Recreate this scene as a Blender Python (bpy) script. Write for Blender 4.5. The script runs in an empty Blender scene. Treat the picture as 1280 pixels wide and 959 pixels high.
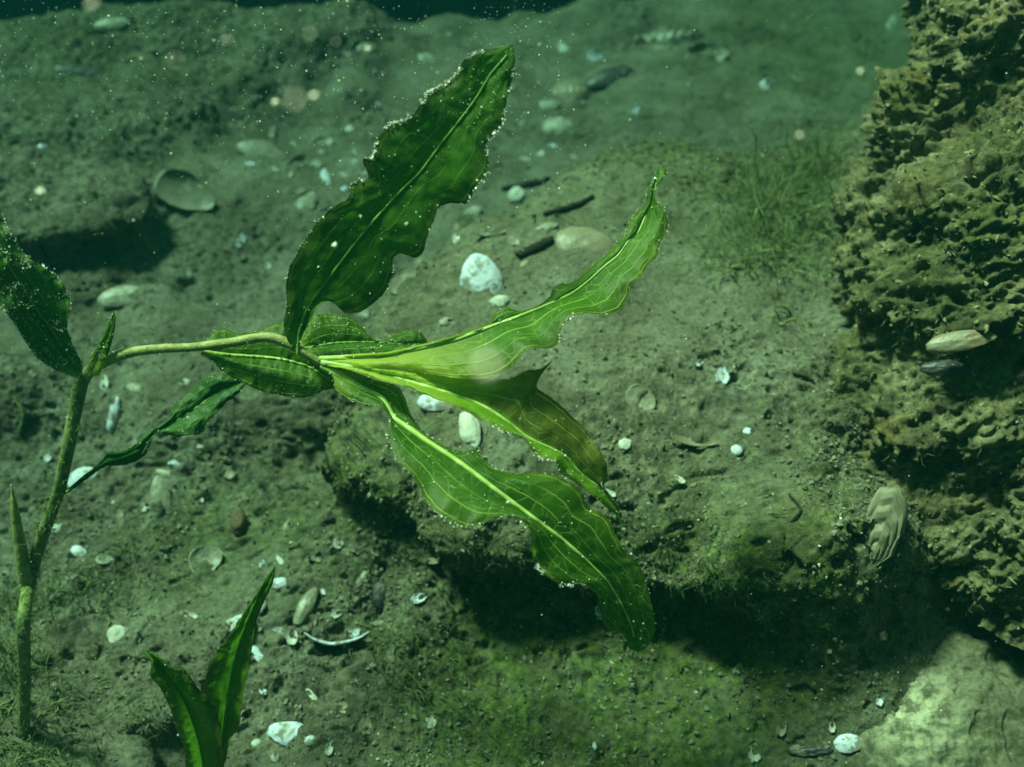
import bpy, math, random
import numpy as np
from mathutils import Vector, Matrix
from mathutils.bvhtree import BVHTree

rng = np.random.default_rng(7)
random.seed(7)
sc = bpy.context.scene
COL = sc.collection

# ------------------------------------------------------------------ camera
CAMH, PITCH, FPX = 0.46, math.radians(44), 1280.0       # metres, radians, focal length in photo pixels
CAM = np.array([0.0, 0.0, CAMH])
FWD = np.array([0, math.cos(PITCH), -math.sin(PITCH)])
UPV = np.array([0, math.sin(PITCH), math.cos(PITCH)])
RGT = np.array([1.0, 0, 0])
cd = bpy.data.cameras.new('camera'); cam = bpy.data.objects.new('camera', cd); COL.objects.link(cam)
cam.location = CAM; cam.rotation_euler = (math.radians(90) - PITCH, 0, 0)
cd.lens = 36; cd.sensor_width = 36; cd.clip_start = 0.01; cd.clip_end = 60
cd.dof.use_dof = True; cd.dof.focus_distance = 0.41; cd.dof.aperture_fstop = 9.5
sc.camera = cam
# ------------------------------------------------------------------ light
SUN_ELEV, SUN_AZ = math.radians(60), math.radians(-54)   # azimuth from +Y, negative = from the left
w = bpy.data.worlds.new('World'); sc.world = w; w.use_nodes = True
nt = w.node_tree; bg = nt.nodes['Background']
sky = nt.nodes.new('ShaderNodeTexSky'); sky.sky_type = 'NISHITA'; sky.sun_disc = False
sky.sun_elevation = SUN_ELEV; sky.sun_rotation = SUN_AZ
mx = nt.nodes.new('ShaderNodeMix'); mx.data_type = 'RGBA'; mx.blend_type = 'MULTIPLY'; mx.inputs[0].default_value = 1
mx.inputs[7].default_value = (0.50, 1.0, 0.34, 1)        # daylight filtered by green lake water
nt.links.new(sky.outputs[0], mx.inputs[6]); nt.links.new(mx.outputs[2], bg.inputs[0]); bg.inputs[1].default_value = 0.07
sl = bpy.data.lights.new('sun', 'SUN'); sun = bpy.data.objects.new('sun', sl); COL.objects.link(sun)
sl.energy = 5.0; sl.angle = math.radians(10); sl.color = (1.0, 0.90, 0.56)
sd = Vector((math.sin(SUN_AZ) * math.cos(SUN_ELEV), math.cos(SUN_AZ) * math.cos(SUN_ELEV), math.sin(SUN_ELEV)))
sun.rotation_euler = sd.to_track_quat('Z', 'Y').to_euler(); sun.location = sd * 3
vs = sc.view_settings; vs.view_transform = 'Standard'; vs.look = 'None'; vs.exposure = 2.42; vs.gamma = 1
sc.cycles.volume_bounces = 1; sc.cycles.max_bounces = 8; sc.cycles.transparent_max_bounces = 8
HAZE = dict(color=(0.0010, 0.0120, 0.0135), absorb=(0.085, 0.28, 0.28), density=2.25)

# ------------------------------------------------------------------ helpers
def ray(px, py):
    return FWD + RGT * ((px - 640) / FPX) - UPV * ((py - 479.5) / FPX)
def P(px, py, d):                                        # a point d metres along the viewing axis
    return CAM + ray(px, py) * d
def on_plane(px, py, z=0.0):
    r = ray(px, py); return (CAM + r * ((z - CAMH) / r[2]))[:2]

_perm = np.random.default_rng(3).permutation(256); _perm = np.concatenate([_perm, _perm, _perm])
_g = np.random.default_rng(4).normal(size=(256, 3)); _g /= np.linalg.norm(_g, axis=1)[:, None]; _g = _g.astype(np.float32)
def noise(x, y, z):
    x = np.asarray(x, np.float32); y = np.asarray(y, np.float32); z = np.asarray(z, np.float32)
    xi, yi, zi = np.floor(x), np.floor(y), np.floor(z)
    fx, fy, fz = x - xi, y - yi, z - zi
    X, Y, Z = xi.astype(np.int32) & 255, yi.astype(np.int32) & 255, zi.astype(np.int32) & 255
    u, v, t = (f * f * f * (f * (f * 6 - 15) + 10) for f in (fx, fy, fz))
    def c(dx, dy, dz):
        g = _g[_perm[_perm[_perm[X + dx] + Y + dy] + Z + dz]]
        return g[..., 0] * (fx - dx) + g[..., 1] * (fy - dy) + g[..., 2] * (fz - dz)
    l = lambda a, b, k: a + (b - a) * k
    return l(l(l(c(0,0,0), c(1,0,0), u), l(c(0,1,0), c(1,1,0), u), v), l(l(c(0,0,1), c(1,0,1), u), l(c(0,1,1), c(1,1,1), u), v), t) * 1.5
def sst(a, b, x):
    t = np.clip((x - a) / (b - a), 0, 1); return t * t * (3 - 2 * t)

def mesh_np(name, V, F, mat, parent=None, smooth=True, uv=None, attr=None, mats=None):
    V = np.asarray(V, np.float32); F = np.asarray(F, np.int32)
    me = bpy.data.meshes.new(name); k = F.shape[1]
    me.vertices.add(len(V)); me.vertices.foreach_set('co', V.ravel())
    me.loops.add(F.size); me.loops.foreach_set('vertex_index', F.ravel())
    me.polygons.add(len(F)); me.polygons.foreach_set('loop_start', np.arange(0, F.size, k, dtype=np.int32))
    me.polygons.foreach_set('use_smooth', np.full(len(F), smooth))
    if uv is not None:
        ul = me.uv_layers.new(name='UVMap'); ul.data.foreach_set('uv', np.asarray(uv, np.float32)[F.ravel()].ravel())
    if attr:
        for an, av in attr.items():
            a = me.attributes.new(an, 'FLOAT', 'POINT'); a.data.foreach_set('value', np.asarray(av, np.float32))
    me.update(calc_edges=True)
    me.materials.append(mat)
    o = bpy.data.objects.new(name, me); COL.objects.link(o)
    if parent: o.parent = parent
    return o
def tag(o, label=None, cat=None, group=None, kind=None):
    for k, v in (('label', label), ('category', cat), ('group', group), ('kind', kind)):
        if v: o[k] = v
    return o
def empty(name, loc=(0, 0, 0)):
    o = bpy.data.objects.new(name, None); COL.objects.link(o); o.location = loc; o.empty_display_size = 0.01; return o
def grid_faces(nr, nc, wrap=False):
    i = np.arange(nr - 1)[:, None]; j = np.arange(nc if wrap else nc - 1)[None, :]; j2 = (j + 1) % nc
    return np.stack([i * nc + j, i * nc + j2, (i + 1) * nc + j2, (i + 1) * nc + j], -1).reshape(-1, 4)

# materials -----------------------------------------------------------------
class NT:
    def __init__(s, name, rough=0.8, spec=0.3):
        s.m = bpy.data.materials.new(name); s.m.use_nodes = True; s.t = s.m.node_tree
        s.b = s.t.nodes['Principled BSDF']; s.b.inputs['Roughness'].default_value = rough
        s.b.inputs['Specular IOR Level'].default_value = spec
        s.out = s.t.nodes['Material Output']
    def n(s, ty, **kw):
        n = s.t.nodes.new('ShaderNode' + ty)
        for k, v in kw.items():
            if k == 'i':
                for a, b in v.items():
                    if isinstance(b, bpy.types.NodeSocket): s.t.links.new(b, n.inputs[a])
                    else: n.inputs[a].default_value = b
            else: setattr(n, k, v)
        return n
    def pos(s): return s.n('NewGeometry').outputs['Position']
    def obj(s): return s.n('TexCoord').outputs['Object']
    def noise(s, vec, scale, detail=4, rough=0.6, out=0):
        return s.n('TexNoise', i={'Vector': vec, 'Scale': scale, 'Detail': detail, 'Roughness': rough}).outputs[out]
    def ramp(s, fac, *stops):
        r = s.n('ValToRGB', i={0: fac}); e = r.color_ramp.elements
        while len(e) < len(stops): e.new(0.5)
        for k, (p, c) in enumerate(stops):
            e[k].position = p; e[k].color = (*c, 1) if isinstance(c, tuple) else (c, c, c, 1)
        return r.outputs[0]
    def mix(s, f, a, b, bt='MIX'):
        m = s.n('Mix', data_type='RGBA', blend_type=bt)
        for k, v in ((0, f), (6, a), (7, b)):
            if isinstance(v, bpy.types.NodeSocket): s.t.links.new(v, m.inputs[k])
            elif k == 0: m.inputs[0].default_value = v
            else: m.inputs[k].default_value = (*v, 1)
        return m.outputs[2]
    def math(s, op, a, b=0.0, c=0.0):
        m = s.n('Math', operation=op)
        for k, v in enumerate((a, b, c)):
            if isinstance(v, bpy.types.NodeSocket): s.t.links.new(v, m.inputs[k])
            else: m.inputs[k].default_value = v
        return m.outputs[0]
    def attr(s, name): return s.n('Attribute', attribute_name=name).outputs['Fac']
    def bump(s, h, dist, strength=1.0):
        n = s.n('Bump', i={'Height': h, 'Distance': dist, 'Strength': strength}).outputs[0]
        s.t.links.new(n, s.b.inputs['Normal']); return n
    def col(s, c): s.t.links.new(c, s.b.inputs['Base Color']) if isinstance(c, bpy.types.NodeSocket) else setattr(s.b.inputs['Base Color'], 'default_value', (*c, 1))

def mat_ground():
    q = NT('silt', 0.95, 0.15); p = q.pos()
    a = q.ramp(q.noise(p, 22, 6, 0.65), (0.32, (0.10, 0.092, 0.06)), (0.5, (0.175, 0.165, 0.115)), (0.68, (0.235, 0.23, 0.175)))
    fine = q.ramp(q.noise(p, 420, 5, 0.7), (0.34, 0.45), (0.5, 0.95), (0.66, 1.25))
    a = q.mix(1.0, a, fine, 'MULTIPLY')
    am = q.math('MULTIPLY', q.attr('algae'), q.ramp(q.noise(p, 90, 5, 0.7), (0.30, 0.25), (0.6, 1.0)))
    a = q.mix(am, a, q.ramp(q.noise(p, 260, 4), (0.35, (0.03, 0.055, 0.012)), (0.65, (0.14, 0.18, 0.035))))
    a = q.mix(q.attr('rough'), a, q.mix(1.0, a, q.ramp(q.noise(p, 170, 4, 0.7), (0.36, 0.3), (0.58, 1.15)), 'MULTIPLY'))
    a = q.mix(q.math('MULTIPLY', q.attr('humus_shade'), 0.5), a, (0.035, 0.03, 0.018))
    # pale shell grit mixed into the silt
    v = q.n('TexVoronoi', i={'Vector': p, 'Scale': 330}); 
    g = q.math('MULTIPLY', q.math('LESS_THAN', v.outputs['Distance'], 0.17), q.math('GREATER_THAN', q.noise(p, 150, 2), 0.60))
    a = q.mix(q.math('MULTIPLY', g, 0.8), a, (0.45, 0.44, 0.36))
    q.col(a)
    h = q.math('ADD', q.noise(p, 260, 6, 0.75), q.math('MULTIPLY', q.noise(p, 900, 3, 0.6), 0.4))
    q.bump(h, 0.0022, 0.9)
    return q.m
def mat_rock():
    q = NT('crusted_rock', 0.95, 0.15); p = q.pos()
    a = q.ramp(q.noise(p, 45, 7, 0.7), (0.32, (0.07, 0.065, 0.03)), (0.5, (0.17, 0.155, 0.08)), (0.66, (0.29, 0.27, 0.165)))
    a = q.mix(q.ramp(q.noise(p, 25, 3), (0.5, 0.0), (0.7, 0.6)), a, (0.22, 0.16, 0.04))
    a = q.mix(q.ramp(q.noise(p, 17, 5, .7), (0.48, 0.0), (0.66, 0.75)), a, (0.07, 0.09, 0.03))
    a = q.mix(1.0, a, q.ramp(q.noise(p, 350, 5, 0.7), (0.35, 0.5), (0.6, 1.15)), 'MULTIPLY')
    a = q.mix(q.math('MULTIPLY', q.attr('pit'), 0.75), a, (0.03, 0.03, 0.02))
    q.col(a); q.bump(q.noise(p, 320, 6, 0.75), 0.002, 1.0)
    return q.m
def mat_stone():
    q = NT('silted_stone', 0.95, 0.15); p = q.pos()
    a = q.ramp(q.noise(p, 40, 6, 0.6), (0.35, (0.075, 0.072, 0.045)), (0.62, (0.165, 0.155, 0.10)))
    a = q.mix(1.0, a, q.ramp(q.noise(p, 480, 4, 0.7), (0.36, 0.6), (0.55, 1.05)), 'MULTIPLY')
    m = q.math('MULTIPLY', q.attr('pale'), q.ramp(q.noise(p, 130, 5, 0.7), (0.42, 0.0), (0.58, 1.0)))
    a = q.mix(q.ramp(q.noise(p, 70, 5, .7), (.52, 0.0), (.66, .8)), a, (0.05, 0.06, 0.025)); a = q.mix(m, a, (0.50, 0.47, 0.33))
    q.col(a); q.bump(q.noise(p, 350, 5, 0.7), 0.0012, 0.8)
    return q.m
def mat_simple(name, c1, c2, scale, rough=0.8, bump=0.0006, bscale=None, spec=0.3):
    q = NT(name, rough, spec); p = q.pos()
    q.col(q.ramp(q.noise(p, scale, 5, 0.65), (0.35, c1), (0.65, c2)))
    if bump: q.bump(q.noise(p, bscale or scale * 2, 4, 0.65), bump)
    return q.m
def mat_shell(name, c1, c2, silt=0.5, rough=0.45):
    q = NT(name, rough, 0.4); p = q.pos()
    r = q.attr('ring')
    rr = q.math('ADD', q.math('MULTIPLY', r, 9.0), q.math('MULTIPLY', q.noise(p, 200, 3), 0.8))
    band = q.math('SINE', q.math('MULTIPLY', rr, 6.28))
    a = q.mix(q.math('MULTIPLY', q.ramp(band, (0.0, 0.0), (1.0, 1.0)), q.ramp(q.noise(p, 60, 3), (0.4, 0.1), (0.65, 0.9))), c1, c2)
    a = q.mix(q.ramp(q.noise(p, 140, 5, 0.7), (0.38, 0.5), (0.6, 0.0)), a, tuple(x * 0.5 for x in c1))
    m = q.ramp(q.noise(p, 110, 5, 0.7), (0.60 - silt * 0.3, 0.0), (0.68 - silt * 0.3, 1.0))
    a = q.mix(q.math('MULTIPLY', m, 0.92), a, (0.19, 0.175, 0.125)); a = q.mix(q.ramp(q.noise(p, 420, 5, .75), (.56, 0.0), (.64, .7)), a, (0.12, 0.11, 0.07))
    q.col(a); q.bump(q.math('ADD', q.math('MULTIPLY', band, 0.12), q.noise(p, 500, 3)), 0.00018, 0.6)
    return q.m

def mat_leaf(name, dark, lite, base_col=(0.30, 0.36, 0.06), base_len=0.12, trans=0.5, vein=(0.33, 0.46, 0.10), veinamt=0.8, edge=(0.07, 0.07, 0.012), under=0.0, silt=0.2):
    q = NT(name, 0.5, 0.25); p = q.pos()
    uv = q.n('UVMap').outputs[0]; sp = q.n('SeparateXYZ', i={0: uv}); U, V = sp.outputs[0], sp.outputs[1]
    au = q.math('ABSOLUTE', q.math('SUBTRACT', q.math('MULTIPLY', U, 2.0), 1.0))      # 0 midrib, 1 edge
    c = q.ramp(q.noise(p, 45, 4, 0.6), (0.35, dark), (0.65, lite))
    c = q.mix(q.ramp(q.noise(p, 400, 3), (0.4, 0.0), (0.6, 0.25)), c, tuple(x * 0.6 for x in dark))
    if under:
        f = q.math('MULTIPLY', q.ramp(V, (0.35, 0.0), (0.5, 1.0)), q.ramp(U, (0.5, 0.0), (0.56, 1.0)))
        c = q.mix(q.math('MULTIPLY', f, under), c, (0.13, 0.13, 0.03))
    c = q.mix(q.ramp(au, (0.62, 0.0), (1.0, 0.8)), c, edge)
    # long side veins that run with the leaf and converge towards the tip, and a net of fine cross veins
    wob = q.math('MULTIPLY', q.math('SUBTRACT', q.noise(uv, 3, 1), 0.5), 0.05)
    t = q.math('ADD', q.math('MULTIPLY', au, 3.3), wob)
    fr = q.math('ABSOLUTE', q.math('SUBTRACT', q.math('FRACT', q.math('ADD', t, 0.5)), 0.5))
    lv = q.ramp(fr, (0.02, 1.0), (0.085, 0.0))
    lv = q.math('MULTIPLY', lv, q.ramp(V, (0.75, 1.0), (0.95, 0.0)))
    lv = q.math('MULTIPLY', lv, q.ramp(q.noise(uv, 7, 3), (0.40, 0.25), (0.55, 1.0)))
    mp = q.n('Mapping', i={'Vector': uv, 'Scale': (7, 26, 1), 'Rotation': (0, 0, 0.12)}).outputs[0]
    vo = q.n('TexVoronoi', feature='DISTANCE_TO_EDGE', i={'Vector': mp, 'Scale': 1.0}).outputs[0]
    cv = q.math('MULTIPLY', q.ramp(vo, (0.01, 1.0), (0.06, 0.0)), q.ramp(q.noise(uv, 6, 2), (0.42, 0.05), (0.62, 0.42)))
    ve = q.math('MULTIPLY', q.math('MAXIMUM', lv, cv), veinamt)
    c = q.mix(ve, c, vein)
    c = q.mix(q.ramp(q.noise(p, 180, 5, .7), (.62, 0.0), (.70, .6)), c, (0.05, 0.045, 0.012))
    c = q.mix(q.ramp(V, (0.0, 1.0), (base_len, 0.0)), c, base_col)
    sm = q.math('MULTIPLY', q.ramp(q.noise(p, 700, 4, 0.75), (0.60, 0.0), (0.66, 1.0)), q.ramp(q.noise(p, 60, 3), (0.48, 0.0), (0.62, 1.0)))
    cs = q.mix(q.math('MULTIPLY', sm, silt), c, (0.42, 0.44, 0.34))
    q.col(cs)
    hb = q.math('ADD', q.math('MULTIPLY', ve, 0.8), q.math('MULTIPLY', q.noise(p, 250, 4), 0.7))
    nb = q.bump(hb, 0.0005, 0.8)
    tr = q.n('BsdfTranslucent', i={'Color': q.mix(1.0, c, (1.6, 1.8, 1.0), 'MULTIPLY'), 'Normal': nb})
    ms = q.n('MixShader', i={0: q.math('MULTIPLY', q.math('SUBTRACT', 1.0, q.math('MULTIPLY', sm, silt)), trans), 1: q.b.outputs[0], 2: tr.outputs[0]})
    q.t.links.new(ms.outputs[0], q.out.inputs[0])
    return q.m

M = {}
M['ground'] = mat_ground(); M['rock'] = mat_rock(); M['stone'] = mat_stone()
M['crumb'] = mat_simple('mud_crumb', (0.07, 0.062, 0.04), (0.26, 0.25, 0.18), 90, 0.95, 0, spec=0.1)
M['grit'] = mat_simple('shell_grit', (0.35, 0.34, 0.28), (0.65, 0.65, 0.58), 300, 0.6, 0)
M['speck'] = mat_simple('white_speck', (0.55, 0.58, 0.5), (0.85, 0.87, 0.8), 60, 0.7, 0)
M['crust'] = mat_simple('lime_crust', (0.36, 0.38, 0.32), (0.74, 0.76, 0.70), 300, 0.8, 0)
M['grain'] = mat_simple('silt_grain', (0.26, 0.27, 0.21), (0.62, 0.64, 0.55), 400, 0.8, 0)
M['algae_p'] = mat_simple('pale_filament_algae', (0.09, 0.13, 0.045), (0.27, 0.30, 0.13), 70, 0.9, 0)
M['algae'] = mat_simple('filament_algae', (0.05, 0.085, 0.02), (0.17, 0.20, 0.07), 70, 0.9, 0)
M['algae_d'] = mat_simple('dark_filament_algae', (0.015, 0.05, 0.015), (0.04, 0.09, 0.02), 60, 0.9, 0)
M['twig'] = mat_simple('rotten_wood', (0.012, 0.011, 0.008), (0.04, 0.034, 0.02), 200, 0.9)
M['dark_shell'] = mat_shell('dark_mussel', (0.02, 0.02, 0.025), (0.05, 0.045, 0.04), 0.15)
M['white'] = mat_shell('white_shell', (0.62, 0.66, 0.80), (0.76, 0.79, 0.90), 0.32)
M['pale'] = mat_shell('pale_shell', (0.40, 0.38, 0.31), (0.56, 0.54, 0.45), 0.5)
M['tan'] = mat_shell('tan_shell', (0.26, 0.21, 0.14), (0.38, 0.33, 0.24), 0.30)
M['frag'] = mat_shell('bleached_shell', (0.50, 0.49, 0.43), (0.70, 0.69, 0.64), 0.05)
M['brown'] = mat_shell('brown_shell', (0.20, 0.15, 0.085), (0.32, 0.27, 0.17), 0.35)
M['silted'] = mat_shell('silted_shell', (0.34, 0.33, 0.26), (0.52, 0.50, 0.42), 0.75)
M['pebble'] = mat_simple('pale_pebble', (0.38, 0.37, 0.32), (0.62, 0.60, 0.55), 120, 0.8)
M['redpeb'] = mat_simple('brown_pebble', (0.07, 0.045, 0.025), (0.16, 0.10, 0.06), 120, 0.8)
M['stem'] = mat_simple('green_stem', (0.06, 0.10, 0.018), (0.20, 0.23, 0.09), 260, 0.5)
M['stem_y'] = mat_simple('yellow_green_stem', (0.12, 0.16, 0.03), (0.30, 0.31, 0.12), 240, 0.5)
M['node'] = mat_simple('brown_node', (0.16, 0.11, 0.03), (0.24, 0.18, 0.06), 200, 0.6)
M['midrib'] = mat_simple('pale_midrib', (0.20, 0.31, 0.05), (0.33, 0.45, 0.13), 160, 0.45, 0.0002)
M['midrib_d'] = mat_simple('green_midrib', (0.09, 0.20, 0.02), (0.16, 0.30, 0.05), 160, 0.45, 0.0002)
M['l_dark'] = mat_leaf('leaf_dark', (0.024, 0.095, 0.005), (0.052, 0.165, 0.010), base_len=0.02, base_col=(0.06, 0.12, 0.02), veinamt=0.2, edge=(0.035, 0.06, 0.006), trans=0.5, silt=0.2)
M['l_deep'] = mat_leaf('leaf_silted', (0.014, 0.075, 0.008), (0.035, 0.125, 0.014), base_len=0.03, base_col=(0.08, 0.14, 0.03), veinamt=0.25, edge=(0.025, 0.07, 0.01), trans=0.35, silt=1.0)
M['l_mid'] = mat_leaf('leaf_mid', (0.030, 0.105, 0.004), (0.062, 0.170, 0.008), base_len=0.10, veinamt=0.8, edge=(0.07, 0.12, 0.01), trans=0.55, silt=0.6)
M['l_young'] = mat_leaf('leaf_young', (0.036, 0.118, 0.004), (0.068, 0.178, 0.008), base_len=0.40, base_col=(0.45, 0.52, 0.07), veinamt=0.85, edge=(0.07, 0.10, 0.012), trans=0.5, silt=0.4)
M['l_under'] = mat_leaf('leaf_bronze', (0.12, 0.26, 0.012), (0.18, 0.34, 0.020), base_len=0.45, base_col=(0.45, 0.52, 0.07), veinamt=0.7, edge=(0.11, 0.10, 0.02), trans=0.5, under=0.8, silt=0.4)
M['l_olive'] = mat_leaf('leaf_olive', (0.055, 0.15, 0.007), (0.10, 0.23, 0.012), base_len=0.05, base_col=(0.08, 0.13, 0.02), veinamt=0.15, edge=(0.05, 0.045, 0.01), trans=0.45, silt=0.15)  # olive green of the small shoot's leaves

# ------------------------------------------------------------------ ground
def seg_dist(X, Y, pts, closed=True):                    # signed distance to a polygon (positive inside)
    n = len(pts); d = np.full(X.shape, 1e9, np.float32); ins = np.zeros(X.shape, bool)
    for i in range(n if closed else n - 1):
        (ax, ay), (bx, by) = pts[i], pts[(i + 1) % n]
        ex, ey = bx - ax, by - ay
        t = np.clip(((X - ax) * ex + (Y - ay) * ey) / (ex * ex + ey * ey + 1e-12), 0, 1)
        d = np.minimum(d, np.hypot(X - ax - t * ex, Y - ay - t * ey))
        cr = ((ay > Y) != (by > Y)) & (X < ex * (Y - ay) / (ey + 1e-12) + ax); ins ^= cr
    return np.where(ins, d, -d)

# rows evenly spaced as seen from the camera, then coarser out of sight
pyv = np.linspace(1130, -110, 960)
ang = PITCH + np.arctan((pyv - 479.5) / FPX)
yv = CAMH / np.tan(ang)
yv = np.concatenate([-np.geomspace(3.0, 0.05, 30) + yv[0], yv, yv[-1] + np.geomspace(0.02, 7, 60)])
wv = np.maximum(yv * math.cos(PITCH) + CAMH * math.sin(PITCH), 0.22)
kc = np.linspace(-0.60, 0.60, 1000); ke = np.geomspace(0.002, 1, 26)
Yg = np.repeat(yv[:, None], len(kc) + 2 * len(ke), 1)
core = kc[None] * wv[:, None]
Rr = core[:, -1:] + ke[None] * (8 - core[:, -1:])
Xg = np.concatenate([-Rr[:, ::-1], core, Rr], 1)
Zg = np.zeros_like(Xg)
nr, nc = Xg.shape
X0, Y0 = Xg.copy(), Yg.copy()
wob = noise(X0 * 9, Y0 * 9, 0.3) * 0.022 + noise(X0 * 28, Y0 * 28, 5.3) * 0.009
pp = lambda lst, z: [tuple(on_plane(a, b, z)) for a, b in lst]
Sum = np.zeros_like(Xg)
def plateau(px_pts, H, a, U, wobk=1.0):
    """raise everything inside the outline by H with a bank of half-width a; U > a/3 makes the bank overhang"""
    global Xg, Yg, Zg
    pts = pp(px_pts, max(H, 0))
    d = seg_dist(X0, Y0, pts) + wob * wobk
    s = np.clip((d + a) / (2 * a), 0, 1); z = s * s * (3 - 2 * s)
    e = 0.002
    gx = (seg_dist(X0 + e, Y0, pts) - seg_dist(X0 - e, Y0, pts)) / (2 * e)
    gy = (seg_dist(X0, Y0 + e, pts) - seg_dist(X0, Y0 - e, pts)) / (2 * e)
    off = U * np.sin(2 * math.pi * s) * (1 - sst(.08, .16, X0))
    Xg += gx * off; Yg += gy * off; Zg += H * z
    return d
# lit shelf behind the big leaf, undercut towards the camera
dA = plateau([(400, 530), (470, 575), (560, 606), (650, 612), (760, 618), (880, 650), (960, 690), (1020, 690), (1050, 640), (1090, 570), (1300, 500), (1500, 420), (1500, 200), (1200, 40), (900, 140), (560, 260), (420, 400)], 0.092, 0.076, 0.034)
dR = plateau([(1050, 640), (1030, 700), (1090, 740), (1180, 705), (1300, 670), (1500, 600), (1500, 420), (1300, 500), (1090, 570)], 0.084, 0.07, 0.0)
# lump of clay at the upper left
dB = plateau([(-200, 335), (60, 340), (140, 325), (170, 290), (172, 240), (210, 185), (290, 135), (400, 62), (450, 0), (300, -30), (-200, 10)], 0.036, 0.055, 0.002, 2.4)
# small banks near the left edge and bottom
dL = plateau([(-120, 328), (60, 336), (150, 322), (186, 292), (172, 245), (80, 232), (-120, 235)], 0.024, 0.026, 0.011, 0.5)
dC = plateau([(-200, 540), (20, 530), (90, 545), (200, 585), (330, 560), (420, 520), (400, 440), (260, 400), (60, 420), (-200, 430)], 0.016, 0.030, 0.003, 2.0)
dD = plateau([(-200, 820), (30, 800), (70, 760), (150, 745), (260, 790), (230, 850), (150, 900), (170, 1000), (-200, 1200)], 0.020, 0.02, 0.008, 0.7)
# the bottom falls away into deep water behind the upper left
dE = plateau([(-900, 40), (0, 20), (240, 8), (420, -8), (600, -22), (760, -44), (900, -80), (900, -300), (-900, -300)], -0.55, 0.10, 0.0)
Zg += 0.016 * noise(X0 * 7, Y0 * 7, 2.2) + 0.008 * noise(X0 * 17, Y0 * 17, 7.7)
# surface normals, then displacement along them
def normals(Xa, Ya, Za):
    Pm = np.stack([Xa, Ya, Za], -1); a = np.gradient(Pm, axis=1); b = np.gradient(Pm, axis=0)
    n = np.cross(a, b); return n / (np.linalg.norm(n, axis=-1, keepdims=True) + 1e-12)
N = normals(Xg, Yg, Zg)
rough = sst(0.05, 0.35, noise(X0 * 12, Y0 * 12, 11.0))
def spot(px, py, r, z=0.0):                              # soft disc, px radius
    c = on_plane(px, py, z); rr = r / FPX * np.linalg.norm(np.array([c[0], c[1], -CAMH]))
    return np.exp(-((X0 - c[0]) ** 2 + (Y0 - c[1]) ** 2) / (rr * rr * 1.0))
face = np.exp(-(dA / 0.05) ** 2)
roughm = np.clip(rough * 0.5 + sst(-0.02, 0.02, dB) * 0.7 + face * 0.9 + spot(100, 760, 120) + spot(60, 540, 90) + spot(480, 850, 110) + spot(960, 330, 100) * 0.8 + spot(330, 560, 70) + spot(960, 200, 90) * .5, 0, 1)
D = np.zeros_like(Xg)
for wl, am, k in ((0.045, 0.0075, 0.6), (0.022, 0.0058, 0.35), (0.011, 0.0038, 0.28), (0.0055, 0.0022, 0.28), (0.0028, 0.0012, 0.35)):
    n_ = noise(Xg / wl, Yg / wl, Zg / wl + wl * 991)
    if wl < 0.03: n_ = n_ * 0.6 + (0.35 - np.abs(noise(Xg / wl * 1.3 + 40, Yg / wl * 1.3, Zg / wl))) * 0.5
    D += am * n_ * (k + (1 - k) * roughm)
pit = sst(0.28, 0.5, noise(Xg / 0.009, Yg / 0.006, Zg / 0.009 + 50)) * (0.35 + 0.65 * roughm)
D -= pit * 0.0042
Xg += N[..., 0] * D; Yg += N[..., 1] * D; Zg += N[..., 2] * D
algae = np.clip(spot(620, 900, 110) * 1.1 + spot(900, 900, 90) * .8 + spot(820, 700, 110, .06) * .8 + spot(120, 70, 180) * .4 + spot(950, 300, 150, .05) * .75 + spot(470, 660, 110) * .6 + spot(250, 680, 90) * .5 + spot(1050, 60, 130) * .6 + spot(760, 950, 160) * .9 + face * 0.5 + spot(10, 850, 60) * .6, 0, 1)
mott = sst(0.12, 0.42, noise(X0 * 45, Y0 * 45, 21.0) + .5 * noise(X0 * 130, Y0 * 130, 22.0)) * (0.25 + 0.6 * roughm)
humus_shade = np.clip(mott + spot(110, 800, 35) * .8 + spot(20, 510, 35) * .7 + spot(110, 310, 60, .04) * .8 + spot(420, 935, 30) * .7 + spot(1000, 305, 22, .06) + spot(960, 190, 40, 0.05) * .6, 0, 1)  # random decay blotches, plus shade painted under the clay lump and in hollows
V = np.stack([Xg, Yg, Zg], -1).reshape(-1, 3)
ground = mesh_np('ground', V, grid_faces(nr, nc), M['ground'], attr=dict(algae=algae.ravel(), rough=roughm.ravel(), humus_shade=humus_shade.ravel()))
tag(ground, 'grey green silty lake bed with banks and hollows', kind='structure')

bpy.context.view_layer.update()
def hit(px, py):
    ok, loc, nor, _ = ground.ray_cast(Vector(CAM), Vector(ray(px, py)).normalized())
    if not ok: return Vector((*on_plane(px, py), 0)), Vector((0, 0, 1))
    return loc, nor
def smooth_hit(px, py, r=14):
    p, _ = hit(px, py); acc = Vector()
    for k in range(8):
        acc += hit(px + r * math.cos(k * .785), py + r * math.sin(k * .785))[1]
    return p, acc.normalized()

# ------------------------------------------------------------------ rocks
def ico(level):
    import bmesh
    bm = bmesh.new(); bmesh.ops.create_icosphere(bm, subdivisions=level, radius=1)
    v = np.array([x.co[:] for x in bm.verts]); f = np.array([[x.index for x in t.verts] for t in bm.faces]); bm.free(); return v, f
_ico = {k: ico(k) for k in (1, 2, 3, 4, 5)}

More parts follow.
